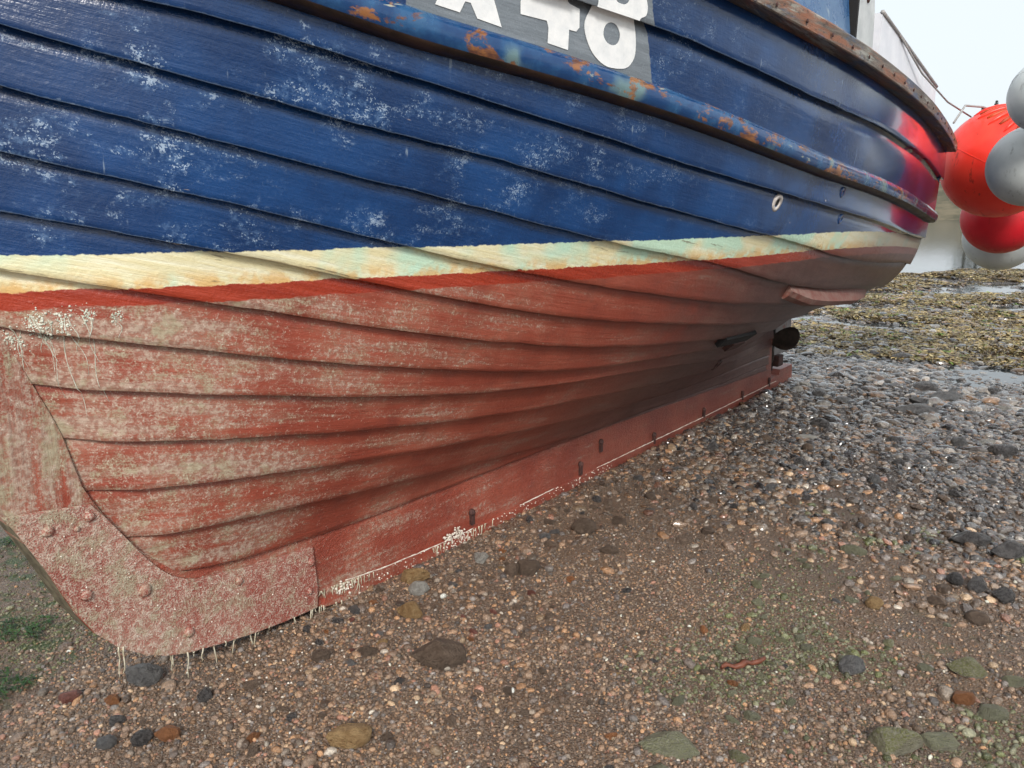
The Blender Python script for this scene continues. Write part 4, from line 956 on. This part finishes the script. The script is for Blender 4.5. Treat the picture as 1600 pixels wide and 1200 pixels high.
LBL = {'near': 'small loose stone among brown gravel in the foreground', 'keel': 'loose stone lying along the foot of the keel', 'green': 'greenish stone on the algae-stained gravel at lower right', 'mid': 'dark wet stone among slate shingle at mid distance', 'far': 'wet stone on bright shingle between the boat and the seaweed'}
while cnt < 235 and guard < 20000:
    guard += 1; z_ = random.choices(['near', 'keel', 'green', 'mid', 'far'], [60, 35, 45, 55, 40])[0]
    if z_ == 'near': x, y, w = random.uniform(.6, 2.4), random.uniform(-1.5, -.1), random.uniform(.025, .05); mt = random.choice(['brown', 'brown', 'brown', 'grey', 'tan', 'brown', 'red', 'orange', 'dark'])
    elif z_ == 'keel': x, y, w = random.uniform(1.0, 3.6), random.uniform(-.42, -.10), random.uniform(.03, .07); mt = random.choice(['brown', 'brown', 'grey', 'dark'])
    elif z_ == 'green': x, y, w = random.uniform(1.7, 3.1), random.uniform(-2.15, -1.2), random.uniform(.03, .065); mt = random.choice(['olive', 'olive', 'moss', 'olive', 'grey'])
    elif z_ == 'mid': x, y, w = random.uniform(2.9, 5.2), random.uniform(-2.1, -.35), random.uniform(.05, .10); mt = random.choice(['dark', 'grey', 'grey', 'brown', 'brown', 'grey'])
    else: x, y, w = random.uniform(5.2, 8.6), random.uniform(-1.9, .2), random.uniform(.08, .17); mt = random.choice(['dark', 'grey', 'grey', 'pale', 'dark'])
    if any((x - a) ** 2 + (y - b) ** 2 < (r + w * .5) ** 2 for a, b, r in UXY): continue
    if abs(y) < .09 + w * .6 and x > 1.4: continue
    if y < -2.2 + .09 * x: continue
    if float(ground_h(x, y)) < WATER_Z + .005: continue
    UXY.append((x, y, w * .55)); cnt += 1
    o = put_stone(x, y, w * random.uniform(.9, 1.2), w * random.uniform(.6, .9), w * random.uniform(.4, .7), mt, random.choice(ROCK + ROCK + ROUND), random.uniform(0, 6.28), .37, (random.gauss(0, .15), random.gauss(0, .15)))
    GEN.append((o, x, y, w, mt, z_))
REFS = [('the large brown stone', 1.59, -.63), ('the tan block', 1.16, -.68), ('the round grey pebble', 2.36, -1.67), ('the broad mossy stone', 2.05, -1.85), ('the orange wedge', 2.39, -1.96), ('the wide grey-green slab', 1.68, -1.38),
        ('the long slanting stone', 3.25, -1.44), ('the row of dark stones', 3.2, -1.9), ('the squat brown stone', 2.27, -.47), ('the forefoot plate', 1.2, -.2), ('the kelp strip', 2.16, -1.38), ('the dark side of the keel', 3.4, -.3),
        ('the pale flat slab', 6.04, -1.13), ('the seaweed edge', 8.2, -.6), ('the thin shining slab', 4.87, -.72), ('the propeller', 6.1, -.3), ('the right-edge dark stone', 5.28, -1.76)]
groups = {}
for (o, x, y, w, mt, z_) in GEN:
    r_ = min(REFS, key=lambda t: (t[1] - x) ** 2 + (t[2] - y) ** 2); dx, dy = x - r_[1], y - r_[2]
    ri = dx * .617 - dy * .787; fo = dx * .788 + dy * .616
    rel = ('right of' if ri > 0 else 'left of') if abs(ri) > abs(fo) else ('beyond' if fo > 0 else 'in front of')
    sz = 'small' if w < .04 else ('palm-sized' if w < .075 else 'large')
    cn = {'brown': 'brown', 'grey': 'grey', 'tan': 'tan', 'dark': 'dark slate', 'red': 'reddish', 'orange': 'orange', 'olive': 'olive', 'moss': 'mossy green', 'pale': 'pale'}[mt]
    groups.setdefault('%s %s stone %s %s' % (sz, cn, rel, r_[0]), []).append((math.hypot(dx, dy), o, z_))
ORD = ['nearest', 'second nearest', 'third nearest', 'fourth nearest', 'fifth nearest', 'sixth nearest', 'seventh nearest', 'eighth nearest', 'ninth nearest']
for lb, lst in groups.items():
    lst.sort(key=lambda t: t[0])
    for i, (d_, o, z_) in enumerate(lst):
        tag(o, lb if len(lst) == 1 else ORD[min(i, 8)] + ' ' + lb, 'stone', {'near': 'foreground stones', 'keel': 'stones along the keel', 'green': 'algae-stained stones', 'mid': 'dark shingle stones', 'far': 'far wet stones'}[z_])

# bits of shell, a red-brown kelp strip, a scrap of white foam
tubes_ = []
for i in range(34):
    x = random.choice([1.05, 1.12, 1.25, 1.35]) + random.gauss(0, .06); y = random.choice([-.28, -.36, -.22]) + random.gauss(0, .05); z = float(ground_h(x, y)) + .006; r = random.uniform(.002, .005)
    tubes_.append(([(x, y, z), (x + r * .6, y + r * .3, z + r * .9)], [r, r * .5]))
tag(tubes('shell_fragments', tubes_, M_SHELL, seg=6), 'scattered white shell fragments below the forefoot', 'shell', kind='stuff')
pts = [(2.10 + .02 * i, -1.345 - .012 * i + .006 * math.sin(i * 1.7)) for i in range(8)]
V = []; F = []
for i, (x, y) in enumerate(pts):
    w = .010 * math.sin(math.pi * (i + .6) / 8.2) + .003; z = float(ground_h(x, y)) + .016 + .006 * math.sin(i * 2.1)
    V += [(x - .5 * w, y - w, z - .004), (x, y, z + .005), (x + .5 * w, y + w, z - .003), (x, y, z - .008)]
for i in range(7):
    for j in range(4): j2 = (j + 1) % 4; F.append((i * 4 + j, i * 4 + j2, i * 4 + 4 + j2, i * 4 + 4 + j))
M_KELP = simple('red_brown_kelp', (.10, .030, .016), (.17, .055, .03), 30, .4, .002)
tag(mesh_obj('kelp_strip', V, F, M_KELP, smooth=True), 'curled red-brown strip of kelp lying on the gravel', 'seaweed')

# ------------------------------------------------------------------ seaweed
def fronds(name, cx, cy, size, colr, nb, label, cat, lift=.5, wid=.06):
    nC = len(cx); n = nC * nb
    bx = np.repeat(cx, nb) + RNG.normal(0, .3, n) * np.repeat(size, nb); by = np.repeat(cy, nb) + RNG.normal(0, .3, n) * np.repeat(size, nb)
    a = RNG.uniform(0, 6.28, n); L_ = np.repeat(size, nb) * RNG.uniform(.5, 1.15, n); w = L_ * wid * RNG.uniform(.6, 1.6, n) * 2
    base = ground_h(bx, by); hh = L_ * lift * RNG.uniform(.4, 1.1, n); rows = []
    S = 4
    for s in range(S + 1):
        t = s / S; px = bx + np.cos(a + .7 * t) * L_ * t; py = by + np.sin(a + .7 * t) * L_ * t
        pz = base + .01 + hh * np.sin(t * 2.6) + RNG.normal(0, .08, n) * L_ * .3
        ww = w * (.35 + .9 * math.sin(math.pi * (.15 + .8 * t))); tx = -np.sin(a + .7 * t) * ww; ty = np.cos(a + .7 * t) * ww; tz = RNG.normal(0, .35, n) * ww
        rows.append((np.stack([px - tx, py - ty, pz - tz], 1), np.stack([px + tx, py + ty, pz + tz], 1)))
    V = np.stack([q for r in rows for q in r], 1).reshape(-1, 3)      # n x 2(S+1)
    k = 2 * (S + 1); o0 = np.arange(n)[:, None] * k
    F = np.concatenate([np.stack([o0[:, 0] + 2 * s, o0[:, 0] + 2 * s + 1, o0[:, 0] + 2 * s + 3, o0[:, 0] + 2 * s + 2], 1) for s in range(S)])
    ob = np_mesh(name, V, F, colr[0], False)
    c = np.array(colr[1])[RNG.integers(0, len(colr[1]), nC)]; c = np.repeat(c, nb, 0) * RNG.uniform(.55, 1.5, n)[:, None]
    cc = np.repeat(np.concatenate([c, np.ones((n, 1))], 1), k, 0)
    at = ob.data.attributes.new('col', 'FLOAT_COLOR', 'POINT'); at.data.foreach_set('color', cc.astype(np.float32).ravel())
    tag(ob, label, cat, kind='stuff'); return ob
Ns = NT('seaweed', .38); Ns.base(Ns.attr('col')); M_WEED = Ns.m
def wsample(n, x0, x1, thr):
    X = np.empty(0); Y = np.empty(0)
    while len(X) < n:
        x = x0 + (x1 - x0) * RNG.random(n * 4) ** 1.35; y = RNG.uniform(0, 1, n * 4); lo = -2.4 + .09 * (x - 8); y = lo + y * (.4 + (x - 7) * .40 - lo)
        k = (ground_h(x, y) > WATER_Z + .004) & (fbm(x * .42, y * .5 + 3, 9.1, 4) > thr + RNG.uniform(-.05, .05, n * 4)); X = np.concatenate([X, x[k]]); Y = np.concatenate([Y, y[k]])
    return X[:n], Y[:n]
X, Y = wsample(8500, 8.0, 27, .495)
fronds('bladderwrack', X, Y, RNG.uniform(.05, .12, len(X)) * (1 + np.clip(X - 12, 0, 20) * .05), (M_WEED, [(.29, .20, .075), (.20, .135, .05), (.36, .26, .11), (.11, .08, .04), (.42, .33, .15), (.20, .165, .07), (.15, .10, .06)]), 11, 'golden brown bladderwrack beds between pools', 'seaweed', .16, .03)
X, Y = wsample(260, 8.0, 16, .48)
fronds('green_weed', X, Y, RNG.uniform(.04, .09, len(X)), (M_WEED, [(.13, .20, .03), (.18, .24, .05)]), 14, 'bright green weed tufts among the bladderwrack', 'seaweed', .3, .03)
X = np.array([36.5 + random.gauss(0, .5) for i in range(260)]); Y = np.array([random.uniform(2.5, 11) for i in range(260)])
fronds('weed_bar', X, Y, RNG.uniform(.2, .4, 260), (M_WEED, [(.10, .085, .05), (.07, .06, .04)]), 8, 'thin dark bar of weed lying in the calm water', 'seaweed', .3)
X = RNG.uniform(.55, 1.5, 6000); Y = RNG.uniform(.25, 1.6, 6000); k = fbm(X * 3, Y * 3, 1.1, 3) > .55
fronds('algae_mat', X[k], Y[k], RNG.uniform(.006, .016, int(k.sum())), (M_WEED, [(.016, .055, .007), (.026, .075, .010), (.012, .036, .007)]), 7, 'green hair algae on the gravel behind the stem', 'algae', .5, .05)

# ------------------------------------------------------------------ buoys hanging from a post beside the stern
def plastic(name, c1, c2, rough=.34, dirt=(.25, .02, .01)):
    N = NT(name, rough); o = N.co('Object'); f = N.noise(o, 5, 4, .6); g = N.noise(N.map(o, (14, 14, 5)), 1.0, 4, .7)
    col = N.mix(N.ss(f, .35, .65), c1, c2); col = N.mix(N.ss(g, .60, .70, 0, .65), col, dirt); N.base(col)
    N.rough(N.ss(g, .4, .7, rough, rough + .2)); N.nrm(N.bump(f, .004, .3)); return N.m
M_RED = plastic('red_buoy_plastic', (1.0, .055, .028), (.95, .035, .018)); M_RED2 = plastic('crimson_buoy_plastic', (.62, .012, .022), (.55, .009, .02), .4)
M_GBUOY = plastic('grey_buoy_plastic', (.54, .57, .56), (.46, .49, .485), .36, (.22, .23, .22)); M_ORANGE = plastic('orange_recess', (.55, .06, .006), (.35, .04, .008), .5)
RV = Vector((.61706, -.78692, 0)); UV_ = Vector((.17246, .13524, .97569)); FV = fwd.copy()
def buoy(c, r, axis_, mat, label, recess, hang):
    root = tag(empty('mooring_buoy', c), label, 'buoy', 'buoys hanging by the stern')
    q = axis_.normalized().to_track_quat('Z', 'Y').to_matrix()
    def lathe(name, prof, m, seg=40, parent=root):
        V = []; F = []
        for (rr, h) in prof:
            for i in range(seg): w = 2 * math.pi * i / seg; V.append(q @ Vector((rr * math.cos(w), rr * math.sin(w), h)))
        for a in range(len(prof) - 1):
            for i in range(seg): i2 = (i + 1) % seg; F.append((a * seg + i, a * seg + i2, (a + 1) * seg + i2, (a + 1) * seg + i))
        F.append(tuple(range(seg - 1, -1, -1))); F.append(tuple((len(prof) - 1) * seg + i for i in range(seg)))
        return mesh_obj(name, V, F, m, parent, True)
    body = lathe('body', [(max(r * math.sin(t), .002), -r * math.cos(t)) for t in np.linspace(.01, math.pi - .28, 30)], mat)
    lathe('collar', [(r * .30, r * .93), (r * .27, r * .99), (r * .20, r * 1.05), (r * .17, r * 1.17), (r * .11, r * 1.2)], mat, 24)
    lathe('seam', [(r * 1.0, -r * .008), (r * 1.004, -r * .004), (r * 1.004, r * .004), (r * 1.0, r * .008)], mat, 48, body)
    lst = []; lst2 = []
    for i in range(16):
        w = 2 * math.pi * i / 16
        pr = lambda th, rr, ww: q @ Vector((rr * math.sin(th) * math.cos(ww), rr * math.sin(th) * math.sin(ww), rr * math.cos(th)))
        lst.append(([pr(th, r * 1.004, w) for th in np.linspace(.26, 1.0, 7)], [r * .03, r * .04, r * .045, r * .048, r * .045, r * .034, r * .006]))
        lst2.append(([pr(th, r * .990, w + math.pi / 16) for th in np.linspace(.30, .90, 6)], [r * .026, r * .034, r * .04, r * .044, r * .044, r * .03]))
    tubes('rib', lst, mat, body, 8); tubes('recess', lst2, recess, body, 8)
    eye = q @ Vector((0, 0, r * 1.22))
    tubes('lanyard', [([eye - q @ Vector((0, 0, r * .08)), eye + (Vector(hang) - Vector(c) - eye) * .4 - Vector((0, 0, .03)), Vector(hang) - Vector(c)], .009)], M_ROPE, root)
    return root
buoy((6.95, -1.345, 1.753), .40, RV * .30 + UV_ * .78 - FV * .52, M_RED, 'big bright red inflatable buoy touching the stern corner', M_ORANGE, (7.0, -2.30, 3.1))
buoy((6.2, -1.61, 1.69), .259, RV * .7 + UV_ * .6 + FV * .2, M_GBUOY, 'pale grey buoy in front of the big red one', M_GBUOY, (6.5, -2.30, 3.1))
buoy((5.8, -1.69, 2.08), .222, RV * .5 + UV_ * .8, M_GBUOY, 'grey buoy highest at the right edge', M_GBUOY, (6.1, -2.30, 3.1))
buoy((7.7, -1.322, 1.357), .305, RV * .5 + UV_ * .8 + FV * .3, M_RED2, 'darker crimson buoy hanging below the big red one', M_RED2, (7.5, -2.30, 3.1))
buoy((8.4, -1.258, 1.18), .310, RV * .5 + UV_ * .8 + FV * .3, M_GBUOY, 'lowest grey buoy behind the crimson one', M_GBUOY, (8.0, -2.30, 3.1))
M_POST = simple('weathered_post_timber', (.10, .085, .07), (.2, .17, .14), 14, .8, .004)
post = tag(empty('mooring_post', (7.1, -2.42, 0)), 'weathered timber post with a cross arm beside the stern', 'post')
V, F = tube_data([(0, 0, -.3), (0, 0, 1.5), (.02, 0, 3.3)], [.10, .095, .085], 12); mesh_obj('upright', V, F, M_POST, post, True)
box('cross_arm', (.05, .06, 3.1), (2.6, .12, .13), M_POST, post, .01)
tube('buoy_line', [(6.32, -1.11, 2.0), (6.5, -1.14, 2.13), (6.85, -1.2, 2.15), (7.2, -1.3, 2.12)], .008, M_ROPE, boat)

# ------------------------------------------------------------------ far conifers
M_BARK = simple('conifer_bark', (.05, .04, .035), (.09, .075, .06), 8, .9, .01); M_NEEDLE = simple('conifer_needles', (.02, .035, .02), (.045, .065, .035), 2, .8, .02)
def conifer(x, y, z0, top, label, seed):
    rr = np.random.default_rng(seed); root = tag(empty('conifer_tree', (x, y, z0)), label, 'tree', 'conifers on the far shore'); h = top - z0
    V, F = tube_data([(0, 0, 0), (0, 0, h * .6), (0, 0, h * .99)], [.35, .2, .03], 7); mesh_obj('trunk', V, F, M_BARK, root, True)
    V = []; F = []
    for i in range(3600):
        t = rr.random() ** .8; zc = h * (.12 + .88 * t); tier = math.floor(t * 17) / 17; R_ = (1 - t) * h * .20 * (.55 + .6 * rr.random()) + .12
        a = rr.uniform(0, 6.28); rad = R_ * rr.random() ** .55; p = np.array([math.cos(a) * rad, math.sin(a) * rad, zc - rad * .28]); l = .22 + .30 * (1 - t); k = len(V)
        d = np.array([math.cos(a), math.sin(a), -.25]) * l; s = np.array([-math.sin(a), math.cos(a), rr.normal(0, .4)]) * l * .28
        V += [tuple(p - s), tuple(p + s), tuple(p + d)]; F.append((k, k + 1, k + 2))
    mesh_obj('crown', V, F, M_NEEDLE, root)
conifer(183.1, 21.2, 4.0, 22.5, 'taller dark conifer tip showing above the red buoy', 5)
conifer(181.2, 23.2, 4.0, 21.1, 'shorter conifer left of the taller tip', 6)
